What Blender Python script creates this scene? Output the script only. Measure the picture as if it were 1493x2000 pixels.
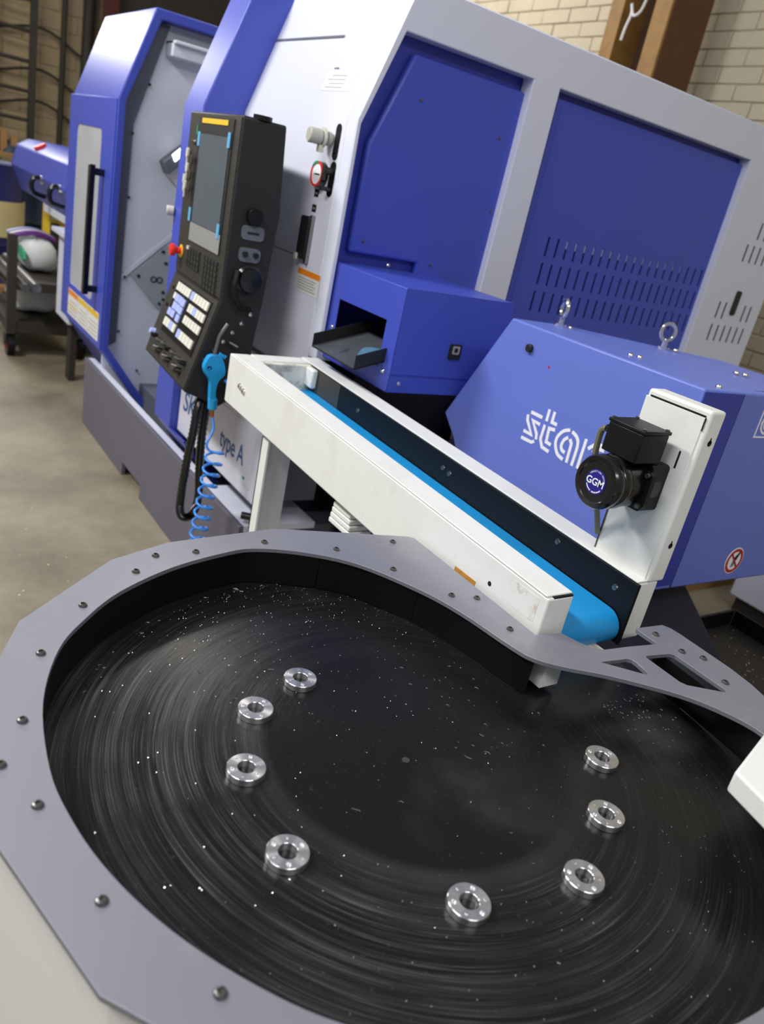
import bpy, bmesh, math, random
from mathutils import Vector, Matrix
from mathutils.geometry import tessellate_polygon
random.seed(7)
for o in list(bpy.data.objects): bpy.data.objects.remove(o, do_unlink=True)
scn = bpy.context.scene
COL = scn.collection
PI = math.pi

# ------------------------------------------------------------------ camera
def make_camera():
    yaw, pit, rol = math.radians(52.50), math.radians(-21.772), math.radians(12.578)
    f = Vector((math.cos(yaw)*math.cos(pit), math.sin(yaw)*math.cos(pit), math.sin(pit)))
    r = Vector((math.sin(yaw), -math.cos(yaw), 0)); u = r.cross(f)
    r2 = math.cos(rol)*r + math.sin(rol)*u; u2 = -math.sin(rol)*r + math.cos(rol)*u
    m = Matrix((r2, u2, -f)).transposed().to_4x4(); m.translation = (0, 0, 1.6)
    cd = bpy.data.cameras.new('camera'); cd.sensor_fit = 'HORIZONTAL'; cd.sensor_width = 36
    cd.lens = 36*1521.6/1493; cd.clip_start = .05; cd.clip_end = 60
    cd.dof.use_dof = True; cd.dof.focus_distance = 1.45; cd.dof.aperture_fstop = 5.6
    o = bpy.data.objects.new('camera', cd); COL.objects.link(o); o.matrix_world = m
    scn.camera = o
make_camera()
# ------------------------------------------------------------------ world, lights, exposure
w = bpy.data.worlds.new('world'); scn.world = w; w.use_nodes = True
w.node_tree.nodes['Background'].inputs[0].default_value = (.93, .95, 1, 1)
w.node_tree.nodes['Background'].inputs[1].default_value = .30
def area(name, loc, target, sx, sy, power, col=(1, .98, .96)):
    l = bpy.data.lights.new(name, 'AREA'); l.shape = 'RECTANGLE'; l.size = sx; l.size_y = sy; l.energy = power; l.color = col
    o = bpy.data.objects.new(name, l); COL.objects.link(o); o.location = loc
    o.rotation_euler = (Vector(target)-Vector(loc)).to_track_quat('-Z', 'Y').to_euler()
area('hall_lamp', (-1.7, 4.0, 4.3), (.8, 3.0, .8), 1.2, .25, 165)
area('hall_lamp', (-1.9, 1.0, 4.3), (.8, 1.2, .8), 2.4, .4, 105)
area('hall_lamp', (.6, -2.4, 4.3), (1.6, 1.8, 1.0), 2.4, .5, 62)
area('hall_lamp', (3.3, 7.4, 4.6), (5.2, 4.6, 2.6), 2.0, .5, 75, (1, .94, .84))
area('hall_lamp', (.2, 8.2, 4.4), (1.3, 9.6, 1.0), 2.0, .5, 60, (1, .93, .82))
area('far_lamp', (.35, 10.9, 3.5), (1.3, 4.4, 1.9), 1.6, .5, 105)
vs = scn.view_settings
vs.view_transform = 'Standard'; vs.look = 'None'; vs.gamma = 1; vs.exposure = 0.0; vs.use_curve_mapping = False

# ------------------------------------------------------------------ materials
def lin(c): return tuple(((v/255)/12.92 if v/255 <= .04045 else ((v/255+.055)/1.055)**2.4) for v in c)
M = {}
def mat(name, rgb, rough=.5, metal=0, noise=0, nscale=40, bump=0, bscale=300, spec=.5, coat=0, dirt=None, dirt_scale=6, dirt_amt=.5, emit=0, alpha=1, trans=0):
    m = bpy.data.materials.new(name); m.use_nodes = True; nt = m.node_tree; N = nt.nodes; L = nt.links
    b = N['Principled BSDF']; c = lin(rgb)
    b.inputs['Base Color'].default_value = (*c, 1); b.inputs['Roughness'].default_value = rough; b.inputs['Metallic'].default_value = metal
    b.inputs['Specular IOR Level'].default_value = spec; b.inputs['Coat Weight'].default_value = coat; b.inputs['Coat Roughness'].default_value = .15
    b.inputs['Transmission Weight'].default_value = trans; b.inputs['Alpha'].default_value = alpha
    if emit: b.inputs['Emission Color'].default_value = (*c, 1); b.inputs['Emission Strength'].default_value = emit
    tc = N.new('ShaderNodeTexCoord'); col = None
    if noise:
        n = N.new('ShaderNodeTexNoise'); n.inputs['Scale'].default_value = nscale; n.inputs['Detail'].default_value = 5
        L.new(tc.outputs['Object'], n.inputs['Vector'])
        mx = N.new('ShaderNodeMix'); mx.data_type = 'RGBA'
        mx.inputs[6].default_value = (*[v*(1-noise) for v in c], 1); mx.inputs[7].default_value = (*[min(1, v*(1+noise)) for v in c], 1)
        L.new(n.outputs[0], mx.inputs[0]); col = mx.outputs[2]
    if dirt:
        n = N.new('ShaderNodeTexNoise'); n.inputs['Scale'].default_value = dirt_scale; n.inputs['Detail'].default_value = 9; n.inputs['Roughness'].default_value = .68
        L.new(tc.outputs['Object'], n.inputs['Vector'])
        rp = N.new('ShaderNodeMapRange'); rp.inputs['From Min'].default_value = .52; rp.inputs['From Max'].default_value = .72; rp.inputs['To Max'].default_value = dirt_amt
        L.new(n.outputs[0], rp.inputs['Value'])
        mx = N.new('ShaderNodeMix'); mx.data_type = 'RGBA'; mx.inputs[6].default_value = (*c, 1); mx.inputs[7].default_value = (*lin(dirt), 1)
        if col: L.new(col, mx.inputs[6])
        L.new(rp.outputs[0], mx.inputs[0]); col = mx.outputs[2]
    if col: L.new(col, b.inputs['Base Color'])
    if bump:
        n = N.new('ShaderNodeTexNoise'); n.inputs['Scale'].default_value = bscale; n.inputs['Detail'].default_value = 3
        L.new(tc.outputs['Object'], n.inputs['Vector'])
        bp = N.new('ShaderNodeBump'); bp.inputs['Strength'].default_value = bump; bp.inputs['Distance'].default_value = .002
        L.new(n.outputs[0], bp.inputs['Height']); L.new(bp.outputs[0], b.inputs['Normal'])
    M[name] = m; return m
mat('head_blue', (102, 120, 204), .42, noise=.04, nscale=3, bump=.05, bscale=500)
mat('blue', (64, 80, 184), .40, noise=.04, nscale=3, bump=.05, bscale=500)
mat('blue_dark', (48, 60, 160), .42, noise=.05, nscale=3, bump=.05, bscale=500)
mat('navy', (13, 13, 44), .6)
mat('white', (214, 217, 232), .4, noise=.02, nscale=3, bump=.05, bscale=500)
mat('grey_in', (216, 220, 232), .5, noise=.05, nscale=4)
mat('plate_grey', (162, 170, 176), .45, noise=.06, nscale=6)
mat('tray_grey', (74, 78, 84), .35, noise=.25, nscale=18)
mat('grey_dark', (96, 99, 110), .5, noise=.06, nscale=5)
mat('base_grey', (98, 96, 110), .5, noise=.06, nscale=5, bump=.05)
mat('cream', (230, 232, 228), .42, noise=.015, nscale=5, bump=.06, bscale=260, dirt=(170, 164, 138), dirt_scale=5, dirt_amt=.22)
mat('cream_dirty', (228, 224, 210), .6, noise=.04, nscale=9, dirt=(95, 80, 62), dirt_scale=14, dirt_amt=.8)
mat('tape', (196, 140, 60), .6, noise=.25, nscale=60)
mat('black', (13, 13, 15), .42, noise=.2, nscale=8, spec=.3)
mat('black_gloss', (12, 12, 14), .22, coat=.3)
mat('black_matte', (23, 23, 24), .55, noise=.1, nscale=6, bump=.06, bscale=700)
mat('panel_front', (50, 48, 46), .5, noise=.08, nscale=6, bump=.06, bscale=700)
mat('dark_void', (6, 6, 10), .9)
mat('screen', (84, 98, 110), .25, noise=.15, nscale=9, coat=.4)
mat('film', (150, 152, 150), .3, noise=.1, nscale=14, coat=.3)
mat('label_white', (226, 226, 222), .5, noise=.03, nscale=60)
mat('sign_white', (212, 212, 226), .4, noise=.02, nscale=6)
mat('print_blue', (34, 82, 140), .5)
mat('print_grey', (150, 150, 150), .6)
mat('print_black', (18, 18, 20), .6)
mat('print_white', (238, 240, 244), .5)
mat('orange', (230, 136, 28), .5, noise=.1, nscale=30)
mat('yellow', (226, 190, 40), .5, noise=.08, nscale=10)
mat('red', (224, 48, 40), .4)
mat('red_dark', (176, 22, 24), .5)
mat('green', (46, 150, 96), .5)
mat('belt', (24, 146, 214), .38, noise=.04, nscale=9)
mat('gun_blue', (34, 158, 224), .35)
mat('hose', (58, 142, 236), .25, coat=.4)
mat('brass', (170, 112, 58), .35, metal=.8)
mat('steel', (150, 150, 150), .3, metal=1, noise=.1, nscale=20)
mat('chrome', (215, 215, 212), .16, metal=1)
mat('stainless_dark', (98, 92, 84), .4, metal=.7, noise=.3, nscale=5)
mat('bolt', (116, 114, 112), .32, metal=.9)
mat('glass', (188, 194, 202), .25, noise=.16, nscale=5, coat=.5)
mat('key_blue', (176, 190, 250), .4); mat('key_white', (226, 226, 214), .4); mat('key_dark', (40, 46, 46), .5)
mat('tape_blue', (96, 168, 214), .5)
mat('knob_grey', (176, 176, 168), .45)
mat('smear_blue', (84, 128, 160), .4, noise=.4, nscale=40)
mat('ivory', (205, 203, 190), .4)
mat('cable', (116, 114, 92), .55)
mat('iron', (46, 41, 36), .7, noise=.25, nscale=10)
mat('drum_blue', (26, 30, 96), .45, noise=.15, nscale=4)
mat('drum_navy', (16, 34, 62), .5, noise=.2, nscale=5)
mat('drum_cream', (206, 196, 146), .55, noise=.15, nscale=6)
mat('bag', (214, 218, 216), .6, noise=.1, nscale=5, bump=.4, bscale=18)
mat('bag_print', (60, 160, 120), .6)
mat('wood', (150, 116, 70), .7, noise=.3, nscale=7)
mat('beam_yellow', (150, 112, 56), .6, noise=.2, nscale=9, dirt=(104, 70, 34), dirt_scale=7, dirt_amt=.6)
mat('beam_web', (62, 38, 16), .7, noise=.25, nscale=7)
mat('beam_brown', (88, 54, 22), .6, noise=.25, nscale=7)
mat('block_paint', (198, 188, 164), .8, noise=.08, nscale=4, bump=.3, bscale=60, dirt=(130, 116, 92), dirt_scale=2.2, dirt_amt=.4)
mat('mortar', (176, 165, 141), .9, noise=.15, nscale=12)
mat('block_far', (164, 148, 118), .85, noise=.16, nscale=3, bump=.3, bscale=50, dirt=(96, 80, 58), dirt_scale=1.6, dirt_amt=.6)
mat('swarf', (200, 200, 200), .25, metal=1)
mat('swarf_dark', (150, 144, 132), .35, metal=.9)
mat('lamp_glow', (236, 246, 255), .4, emit=6)
mat('rust_patch', (229, 231, 227), .5, noise=.02, dirt=(168, 136, 84), dirt_scale=38, dirt_amt=.8)
mat('post_red', (70, 16, 12), .6, noise=.2)
mat('bin_fill', (34, 30, 26), .6, noise=.5, nscale=50, bump=.5, bscale=120)
mat('purple', (110, 50, 140), .5)

def plate_mat():
    m = mat('plate', (150, 151, 163), .42, metal=.55, noise=.05, nscale=5, dirt=(176, 172, 172), dirt_scale=9, dirt_amt=.35)
plate_mat()
def floor_mat():
    m = bpy.data.materials.new('concrete'); m.use_nodes = True; N = m.node_tree.nodes; L = m.node_tree.links; b = N['Principled BSDF']
    tc = N.new('ShaderNodeTexCoord')
    n1 = N.new('ShaderNodeTexNoise'); n1.inputs['Scale'].default_value = 1.3; n1.inputs['Detail'].default_value = 8; n1.inputs['Roughness'].default_value = .6
    n2 = N.new('ShaderNodeTexNoise'); n2.inputs['Scale'].default_value = 26; n2.inputs['Detail'].default_value = 6
    for n in (n1, n2): L.new(tc.outputs['Object'], n.inputs['Vector'])
    r = N.new('ShaderNodeValToRGB'); e = r.color_ramp.elements
    e[0].position = .30; e[0].color = (*lin((112, 101, 82)), 1); e[1].position = .62; e[1].color = (*lin((160, 150, 130)), 1)
    L.new(n1.outputs[0], r.inputs[0])
    mx = N.new('ShaderNodeMix'); mx.data_type = 'RGBA'; mx.blend_type = 'MULTIPLY'; mx.inputs[0].default_value = .25
    L.new(r.outputs[0], mx.inputs[6]); L.new(n2.outputs[0], mx.inputs[7]); L.new(mx.outputs[2], b.inputs['Base Color'])
    b.inputs['Roughness'].default_value = .5
    bp = N.new('ShaderNodeBump'); bp.inputs['Strength'].default_value = .15; L.new(n2.outputs[0], bp.inputs['Height']); L.new(bp.outputs[0], b.inputs['Normal'])
    M['concrete'] = m
floor_mat()
def disc_mat():
    # worn black plastic: circular scratches around the turning axis (object origin)
    m = bpy.data.materials.new('disc_black'); m.use_nodes = True; N = m.node_tree.nodes; L = m.node_tree.links; b = N['Principled BSDF']
    tc = N.new('ShaderNodeTexCoord'); sp = N.new('ShaderNodeSeparateXYZ'); L.new(tc.outputs['Object'], sp.inputs[0])
    def math_(op, a, bb=None, c=None):
        n = N.new('ShaderNodeMath'); n.operation = op
        for i, v in enumerate((a, bb, c)):
            if v is None: continue
            if isinstance(v, (int, float)): n.inputs[i].default_value = v
            else: L.new(v, n.inputs[i])
        return n.outputs[0]
    x, y = sp.outputs[0], sp.outputs[1]
    r = math_('SQRT', math_('ADD', math_('MULTIPLY', x, x), math_('MULTIPLY', y, y)))
    ang = math_('ARCTAN2', math_('MULTIPLY', y, -1), math_('MULTIPLY', x, -1))
    def ring(fr, fa, det):
        cv = N.new('ShaderNodeCombineXYZ'); L.new(math_('MULTIPLY', r, fr), cv.inputs[0]); L.new(math_('MULTIPLY', ang, fa), cv.inputs[1])
        n = N.new('ShaderNodeTexNoise'); n.inputs['Scale'].default_value = 1; n.inputs['Detail'].default_value = det; n.inputs['Roughness'].default_value = .6
        L.new(cv.outputs[0], n.inputs['Vector']); return n.outputs[0]
    def rng(v, a, bb, lo=0, hi=1):
        n = N.new('ShaderNodeMapRange'); n.interpolation_type = 'SMOOTHSTEP'
        n.inputs['From Min'].default_value = a; n.inputs['From Max'].default_value = bb; n.inputs['To Min'].default_value = lo; n.inputs['To Max'].default_value = hi
        L.new(v, n.inputs['Value']); return n.outputs[0]
    fine = ring(820, 2.2, 3); med = ring(230, 1.0, 3); broad = ring(60, .5, 3)
    zone = rng(r, .21, .34)
    g = N.new('ShaderNodeTexNoise'); g.inputs['Scale'].default_value = 3.2; g.inputs['Detail'].default_value = 6; L.new(tc.outputs['Object'], g.inputs['Vector'])
    sp2 = N.new('ShaderNodeTexNoise'); sp2.inputs['Scale'].default_value = 160; sp2.inputs['Detail'].default_value = 5; L.new(tc.outputs['Object'], sp2.inputs['Vector'])
    scr = math_('ADD', math_('MULTIPLY', rng(fine, .50, .74), .85), math_('ADD', math_('MULTIPLY', rng(med, .54, .74), .75), math_('MULTIPLY', rng(broad, .40, .75), .32)))
    rim = math_('MULTIPLY', rng(r, .225, .245), rng(r, .245, .285, 1, 0))
    scr = math_('ADD', math_('MULTIPLY', scr, zone), math_('MULTIPLY', rim, .22))
    scr = math_('MULTIPLY', scr, rng(g.outputs[0], .3, .62, .2, .75))
    side = rng(math_('ADD', math_('MULTIPLY', x, -.85), math_('MULTIPLY', y, -.35)), -.12, .22, .16, 1)   # scratches coloured brighter on the side that catches the light
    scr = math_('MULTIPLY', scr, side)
    smear = math_('MULTIPLY', rng(g.outputs[0], .55, .8), .22)
    tot = math_('ADD', math_('ADD', scr, smear), math_('MULTIPLY', rng(sp2.outputs[0], .62, .8), .25))
    mx = N.new('ShaderNodeMix'); mx.data_type = 'RGBA'; mx.inputs[6].default_value = (.006, .006, .007, 1); mx.inputs[7].default_value = (.135, .137, .142, 1)
    L.new(tot, mx.inputs[0]); L.new(mx.outputs[2], b.inputs['Base Color'])
    L.new(rng(tot, 0, 1, .2, .5), b.inputs['Roughness']); b.inputs['Specular IOR Level'].default_value = .28
    bp = N.new('ShaderNodeBump'); bp.inputs['Strength'].default_value = .25; bp.inputs['Distance'].default_value = .0008
    L.new(fine, bp.inputs['Height']); L.new(bp.outputs[0], b.inputs['Normal'])
    M['disc_black'] = m
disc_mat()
def turned_mat():
    m = bpy.data.materials.new('turned'); m.use_nodes = True; N = m.node_tree.nodes; L = m.node_tree.links; b = N['Principled BSDF']
    b.inputs['Base Color'].default_value = (.78, .78, .80, 1); b.inputs['Metallic'].default_value = 1; b.inputs['Roughness'].default_value = .27
    b.inputs['Anisotropic'].default_value = .9; b.inputs['Anisotropic Rotation'].default_value = .25
    t = N.new('ShaderNodeTangent'); t.direction_type = 'RADIAL'; t.axis = 'Z'; L.new(t.outputs[0], b.inputs['Tangent'])
    M['turned'] = m
turned_mat()

# ------------------------------------------------------------------ mesh helpers
ORG = {}
def depth(o):
    n = 0
    while o.parent: o = o.parent; n += 1
    return n
def keep_levels(parent):
    # a sub-part that gets pieces of its own becomes a part of its thing
    if parent is not None and depth(parent) == 2: parent.parent = parent.parent.parent
class MB:
    def __init__(s): s.v = []; s.f = []
    def add(s, vs, fs):
        o = len(s.v); s.v += [tuple(p) for p in vs]; s.f += [tuple(i+o for i in f) for f in fs]; return s
    def box(s, x0, x1, y0, y1, z0, z1):
        vs = [(x, y, z) for x in (x0, x1) for y in (y0, y1) for z in (z0, z1)]
        return s.add(vs, [(0, 1, 3, 2), (4, 6, 7, 5), (0, 4, 5, 1), (2, 3, 7, 6), (0, 2, 6, 4), (1, 5, 7, 3)])
    def prism(s, poly, axis, a, b, holes=()):
        def P(p, t): return {'x': (t, p[0], p[1]), 'y': (p[0], t, p[1]), 'z': (p[0], p[1], t)}[axis]
        loops = [list(poly)]+[list(h) for h in holes]
        tri = tessellate_polygon([[Vector((p[0], p[1], 0)) for p in l] for l in loops]) if (len(loops) > 1 or len(poly) > 4) else None
        flat = [p for l in loops for p in l]; n = len(flat)
        vs = [P(p, a) for p in flat]+[P(p, b) for p in flat]; fs = []
        if tri is None: fs += [tuple(range(n))[::-1], tuple(range(n, 2*n))]
        else:
            for t in tri: fs += [tuple(t), tuple(i+n for i in t[::-1])]
        k = 0
        for l in loops:
            m_ = len(l)
            for i in range(m_): j = (i+1) % m_; fs.append((k+i, k+j, k+j+n, k+i+n))
            k += m_
        return s.add(vs, fs)
    def cyl(s, p0, p1, r, n=16, r2=None, cap=True):
        p0 = Vector(p0); p1 = Vector(p1); d = (p1-p0).normalized(); r2 = r if r2 is None else r2
        a = d.orthogonal().normalized(); b = d.cross(a)
        vs = []
        for p, rr in ((p0, r), (p1, r2)):
            vs += [p+(a*math.cos(2*PI*i/n)+b*math.sin(2*PI*i/n))*rr for i in range(n)]
        fs = [(i, (i+1) % n, (i+1) % n+n, i+n) for i in range(n)]
        if cap: fs += [tuple(range(n))[::-1], tuple(range(n, 2*n))]
        return s.add(vs, fs)
    def lathe(s, prof, c, d, n=24):
        # prof: list of (radius, height along d) from c
        c = Vector(c); d = Vector(d).normalized(); a = d.orthogonal().normalized(); b = d.cross(a); vs = []; fs = []
        for r, h in prof: vs += [c+d*h+(a*math.cos(2*PI*i/n)+b*math.sin(2*PI*i/n))*max(r, 1e-5) for i in range(n)]
        for k in range(len(prof)-1):
            for i in range(n): fs.append((k*n+i, k*n+(i+1) % n, (k+1)*n+(i+1) % n, (k+1)*n+i))
        return s.add(vs, fs)
    def tube(s, pts, r, n=8, cap=True, rad=None):
        pts = [Vector(p) for p in pts]; vs = []; fs = []; m_ = len(pts)
        t0 = (pts[1]-pts[0]).normalized(); a = t0.orthogonal().normalized()
        for i, p in enumerate(pts):
            t = (pts[min(i+1, m_-1)]-pts[max(i-1, 0)]).normalized()
            a = (a-t*a.dot(t)).normalized(); b = t.cross(a); rr = rad[i] if rad else r
            vs += [p+(a*math.cos(2*PI*k/n)+b*math.sin(2*PI*k/n))*rr for k in range(n)]
        for i in range(m_-1):
            for k in range(n): fs.append((i*n+k, i*n+(k+1) % n, (i+1)*n+(k+1) % n, (i+1)*n+k))
        if cap: fs += [tuple(range(n))[::-1], tuple(range((m_-1)*n, m_*n))]
        return s.add(vs, fs)
    def map(s, fn): s.v = [fn(*p) for p in s.v]; return s
def build(name, mb, m, parent=None, bev=0, smooth=35, seg=2, local=False, label=None, kind=None):
    keep_levels(parent)
    org = Vector((0, 0, 0)) if (local or parent is None) else ORG.get(parent.name, Vector((0, 0, 0)))
    me = bpy.data.meshes.new(name); me.from_pydata([tuple(Vector(p)-org) for p in mb.v], [], mb.f); me.update()
    bm = bmesh.new(); bm.from_mesh(me); bmesh.ops.recalc_face_normals(bm, faces=bm.faces); bm.to_mesh(me); bm.free()
    if smooth:
        me.polygons.foreach_set('use_smooth', [True]*len(me.polygons)); me.set_sharp_from_angle(angle=math.radians(smooth))
    me.materials.append(M[m] if isinstance(m, str) else m)
    o = bpy.data.objects.new(name, me); COL.objects.link(o)
    if parent: o.parent = parent; ORG[o.name] = ORG.get(parent.name, Vector((0, 0, 0)))
    if bev:
        b = o.modifiers.new('bevel', 'BEVEL'); b.width = bev; b.segments = seg; b.limit_method = 'ANGLE'; b.angle_limit = math.radians(40); b.harden_normals = False
    if label: o['label'] = label
    if kind: o['kind'] = kind
    return o
def tag(o, label=None, cat=None, group=None, kind=None):
    for k, v in (('label', label), ('category', cat), ('group', group), ('kind', kind)):
        if v: o[k] = v
    return o
def thing(name, loc, label, cat, rz=0, group=None):
    o = bpy.data.objects.new(name, None); COL.objects.link(o); o.location = loc; o.rotation_euler = (0, 0, rz); o.empty_display_size = .1
    ORG[o.name] = Vector(loc); return tag(o, label, cat, group)
def solo(name, mb, m, loc, label, cat, group=None, **k):
    # a thing that is one mesh, with its origin at its base
    o = build(name, MB().add([tuple(Vector(p)-Vector(loc)) for p in mb.v], mb.f), m, **k); o.location = loc; return tag(o, label, cat, group)
def copy_part(o, parent, loc, rot=None, name=None):
    c = o.copy(); COL.objects.link(c); c.parent = parent; c.location = loc
    if rot: c.rotation_euler = rot
    return c
FRONT = (PI/2, 0, -PI/2)   # writing on faces that look towards -X
ENDF = (PI/2, 0, 0)        # writing on faces that look towards -Y
def text(name, body, size, m, parent, loc, rot, align='LEFT', sx=1, shear=0, ext=.0006, local=False, offset=0):
    keep_levels(parent)
    cu = bpy.data.curves.new('txt', 'FONT'); cu.body = body; cu.size = size; cu.align_x = align; cu.extrude = ext; cu.shear = shear; cu.offset = offset
    to = bpy.data.objects.new('txt', cu); COL.objects.link(to)
    dg = bpy.context.evaluated_depsgraph_get(); me = bpy.data.meshes.new_from_object(to.evaluated_get(dg))
    bpy.data.objects.remove(to, do_unlink=True); me.name = name
    me.materials.clear(); me.materials.append(M[m])
    o = bpy.data.objects.new(name, me); COL.objects.link(o); o.parent = parent
    o.location = Vector(loc)-(Vector((0, 0, 0)) if local else ORG[parent.name]); o.rotation_euler = rot; o.scale = (sx, 1, 1)
    ORG[o.name] = ORG[parent.name]; return o
def rrect(x0, x1, y0, y1, r, n=4):
    out = []
    for cx, cy, a in ((x1-r, y1-r, 0), (x0+r, y1-r, 90), (x0+r, y0+r, 180), (x1-r, y0+r, 270)):
        for i in range(n+1): t = math.radians(a+90*i/n); out.append((cx+r*math.cos(t), cy+r*math.sin(t)))
    return out
def circle(cx, cy, r, n=20, ph=0): return [(cx+r*math.cos(2*PI*i/n+ph), cy+r*math.sin(2*PI*i/n+ph)) for i in range(n)]
def catmull(P, k=6, closed=True):
    out = []; n = len(P)
    rng = range(n) if closed else range(n-1)
    for i in rng:
        g = lambda j: Vector(P[j % n]) if closed else Vector(P[max(0, min(n-1, j))])
        a, b, c, d = g(i-1), g(i), g(i+1), g(i+2)
        for t in (q/k for q in range(k)):
            out.append(tuple(.5*((2*b)+(c-a)*t+(2*a-5*b+4*c-d)*t*t+(3*b-a-3*c+d)*t**3)))
    if not closed: out.append(tuple(P[-1]))
    return out
def ribbon(path, wd, y_to_neg=True):
    # flat stroke outline (polygon) of a polyline in 2-D with constant width
    P = [Vector(p) for p in path]; L = []; R = []
    for i, p in enumerate(P):
        if i == 0: t = (P[1]-P[0]).normalized(); s = 1
        elif i == len(P)-1: t = (P[-1]-P[-2]).normalized(); s = 1
        else:
            t1 = (P[i]-P[i-1]).normalized(); t2 = (P[i+1]-P[i]).normalized(); t = (t1+t2).normalized(); s = min(1.8, 1/max(.5, t.dot(t1)))
        n = Vector((-t.y, t.x))*wd*.5*s; L.append(tuple(p+n)); R.append(tuple(p-n))
    return L, R
def stroke(mb, path, wd, axis, a, b):
    L, R = ribbon(path, wd)
    for i in range(len(path)-1): mb.prism([L[i], L[i+1], R[i+1], R[i]], axis, a, b)
    return mb
def screw_mesh(r=.0055, h=.004, sock=True):
    mb = MB(); mb.lathe([(r, 0), (r*.98, h*.35), (r*.8, h*.8), (r*.5, h), (r*.48, h), (r*.44, h*.45), (0, h*.45)], (0, 0, 0), (0, 0, 1), 14)
    return mb

# ================================================================== THE SETTING
fl = build('floor', MB().box(-7, 6.4, -4, 13.2, -.1, 0), 'concrete'); tag(fl, kind='structure')
def block_wall(name, axis, pos, span, core, bl, bh, mname, thick=.2):
    # axis 'x': wall plane x = pos, running along y; 'y': plane y = pos, running along x
    # blocks inside core are parts of their own; the many beyond it are one joined part
    back = MB(); lo = (-4, 13.2) if axis == 'x' else (-6.8, 6.2)
    if axis == 'x': back.box(pos+.012, pos+thick, lo[0], lo[1], 0, 5)
    else: back.box(lo[0], lo[1], pos+.012, pos+thick, 0, 5)
    wl = build(name, back, 'mortar'); tag(wl, kind='structure')
    g = .005; proto = None; r = 0; z = 0; rest = MB()
    while z < span[2]:
        a = span[0]-(bl/2 if r % 2 else 0)
        while a < span[1]:
            d = random.uniform(-.004, .004)
            if core[0] <= a <= core[1] and core[2] <= z <= core[3]:
                if proto is None:
                    mb = MB()
                    if axis == 'x': mb.box(0, .03, g/2, bl-g/2, g/2, bh-g/2)
                    else: mb.box(g/2, bl-g/2, 0, .03, g/2, bh-g/2)
                    proto = build('block', mb, mname, wl, bev=.006, seg=1, local=True); o = proto
                else: o = proto.copy(); COL.objects.link(o)
                o.location = (pos+d, a, z) if axis == 'x' else (a, pos+d, z)
            elif axis == 'x': rest.box(pos+d, pos+.03+d, a+g/2, a+bl-g/2, z+g/2, z+bh-g/2)
            else: rest.box(a+g/2, a+bl-g/2, pos+d, pos+.03+d, z+g/2, z+bh-g/2)
            a += bl
        z += bh; r += 1
    build('far_blocks', rest, mname, wl, bev=.006, seg=1, local=True, kind='stuff')
    return wl
block_wall('wall_right', 'x', 5.3, (-3.5, 12.8, 4.9), (2.2, 6.3, 2.0, 3.75), .34, .112, 'block_paint')
block_wall('wall_back', 'y', 11.6, (-6.4, 6.0, 4.9), (.2, 3.0, .9, 3.2), .42, .2, 'block_far')

# ================================================================== THE LATHE
XW, YE = 1.36, 2.33
lathe = thing('cnc_lathe', (2.4, 3.8, 0), 'large blue and white sliding-head lathe filling the middle of the hall', 'machine tool')
def P(name, mb, m, parent=lathe, **k): return build(name, mb, m, parent, **k)
# base
b = P('base', MB().prism([(4.63, .385), (2.36, .385), (2.36, 0), (3.48, 0), (3.48, .07), (3.78, .07), (3.78, 0), (4.60, 0)], 'x', 1.18, 1.20), 'base_grey', bev=.002)
P('base_top', MB().box(1.20, 1.50, 2.36, 2.74, .36, .385).box(1.2, 1.235, 2.74, 4.63, .30, .384), 'white', b)
P('base_pan', MB().box(1.24, 3.7, 2.75, 4.62, .05, .18), 'stainless_dark', b)
P('base_block', MB().box(1.45, 3.75, 2.5, 5.2, .0, .30), 'grey_dark', b)
P('lever', MB().cyl((1.20, 2.395, .415), (1.27, 2.345, .415), .014, 12), 'black_gloss', b)
# main body behind the end frame
body_prof = [(XW+.012, .62), (XW+.012, 1.78), (1.50, 2.185), (3.86, 2.185), (3.86, .3), (2.3, .3), (2.3, .62)]
P('body_shell', MB().prism([(XW+.05, 1.04), (XW+.05, 1.77), (1.53, 2.17), (3.84, 2.17), (3.84, .45), (1.6, .45), (1.6, 1.04)], 'y', YE+.10, 3.40), 'navy')
P('rear_body', MB().box(2.46, 3.84, 3.40, 5.2, .3, 2.10), 'grey_in')
P('top_cover', MB().box(1.51, 3.87, YE+.063, 3.40, 2.188, 2.204), 'white', bev=.004)
# end frame with two openings
outer = [(XW, .62), (XW, 1.782), (1.503, 2.205), (3.885, 2.205), (3.868, .62), (3.42, .62), (3.42, 1.10), (2.12, 1.10), (2.12, 1.04), (1.40, 1.04), (1.40, .62)]
outer = [(XW, 1.03), (XW, 1.782), (1.503, 2.205), (3.885, 2.205), (3.865, .50), (2.10, .50), (2.10, 1.03)]
o1 = [(1.378, 1.06), (1.378, 1.784), (1.480, 2.064), (2.027, 2.064), (2.008, 1.06)]
o2 = [(2.156, .58), (2.156, 2.064), (3.376, 2.064), (3.376, .58)]
fr = P('end_frame', MB().prism(outer, 'y', YE, YE+.0615, [o1, o2]), 'white', bev=.004)
def bord(op, a, b_):  # recess returns
    mb = MB(); n = len(op); c = Vector((sum(p[0] for p in op)/n, sum(p[1] for p in op)/n))
    for i in range(n):
        p, q = Vector(op[i]), Vector(op[(i+1) % n]); ip = p+(c-p).normalized()*.006; iq = q+(c-q).normalized()*.006
        mb.add([(p.x, a, p.y), (q.x, a, q.y), (q.x, b_, q.y), (p.x, b_, p.y), (ip.x, a, ip.y), (iq.x, a, iq.y), (iq.x, b_, iq.y), (ip.x, b_, ip.y)],
               [(0, 1, 2, 3), (4, 7, 6, 5), (0, 4, 5, 1), (3, 2, 6, 7), (0, 3, 7, 4), (1, 5, 6, 2)])
    return mb
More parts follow.
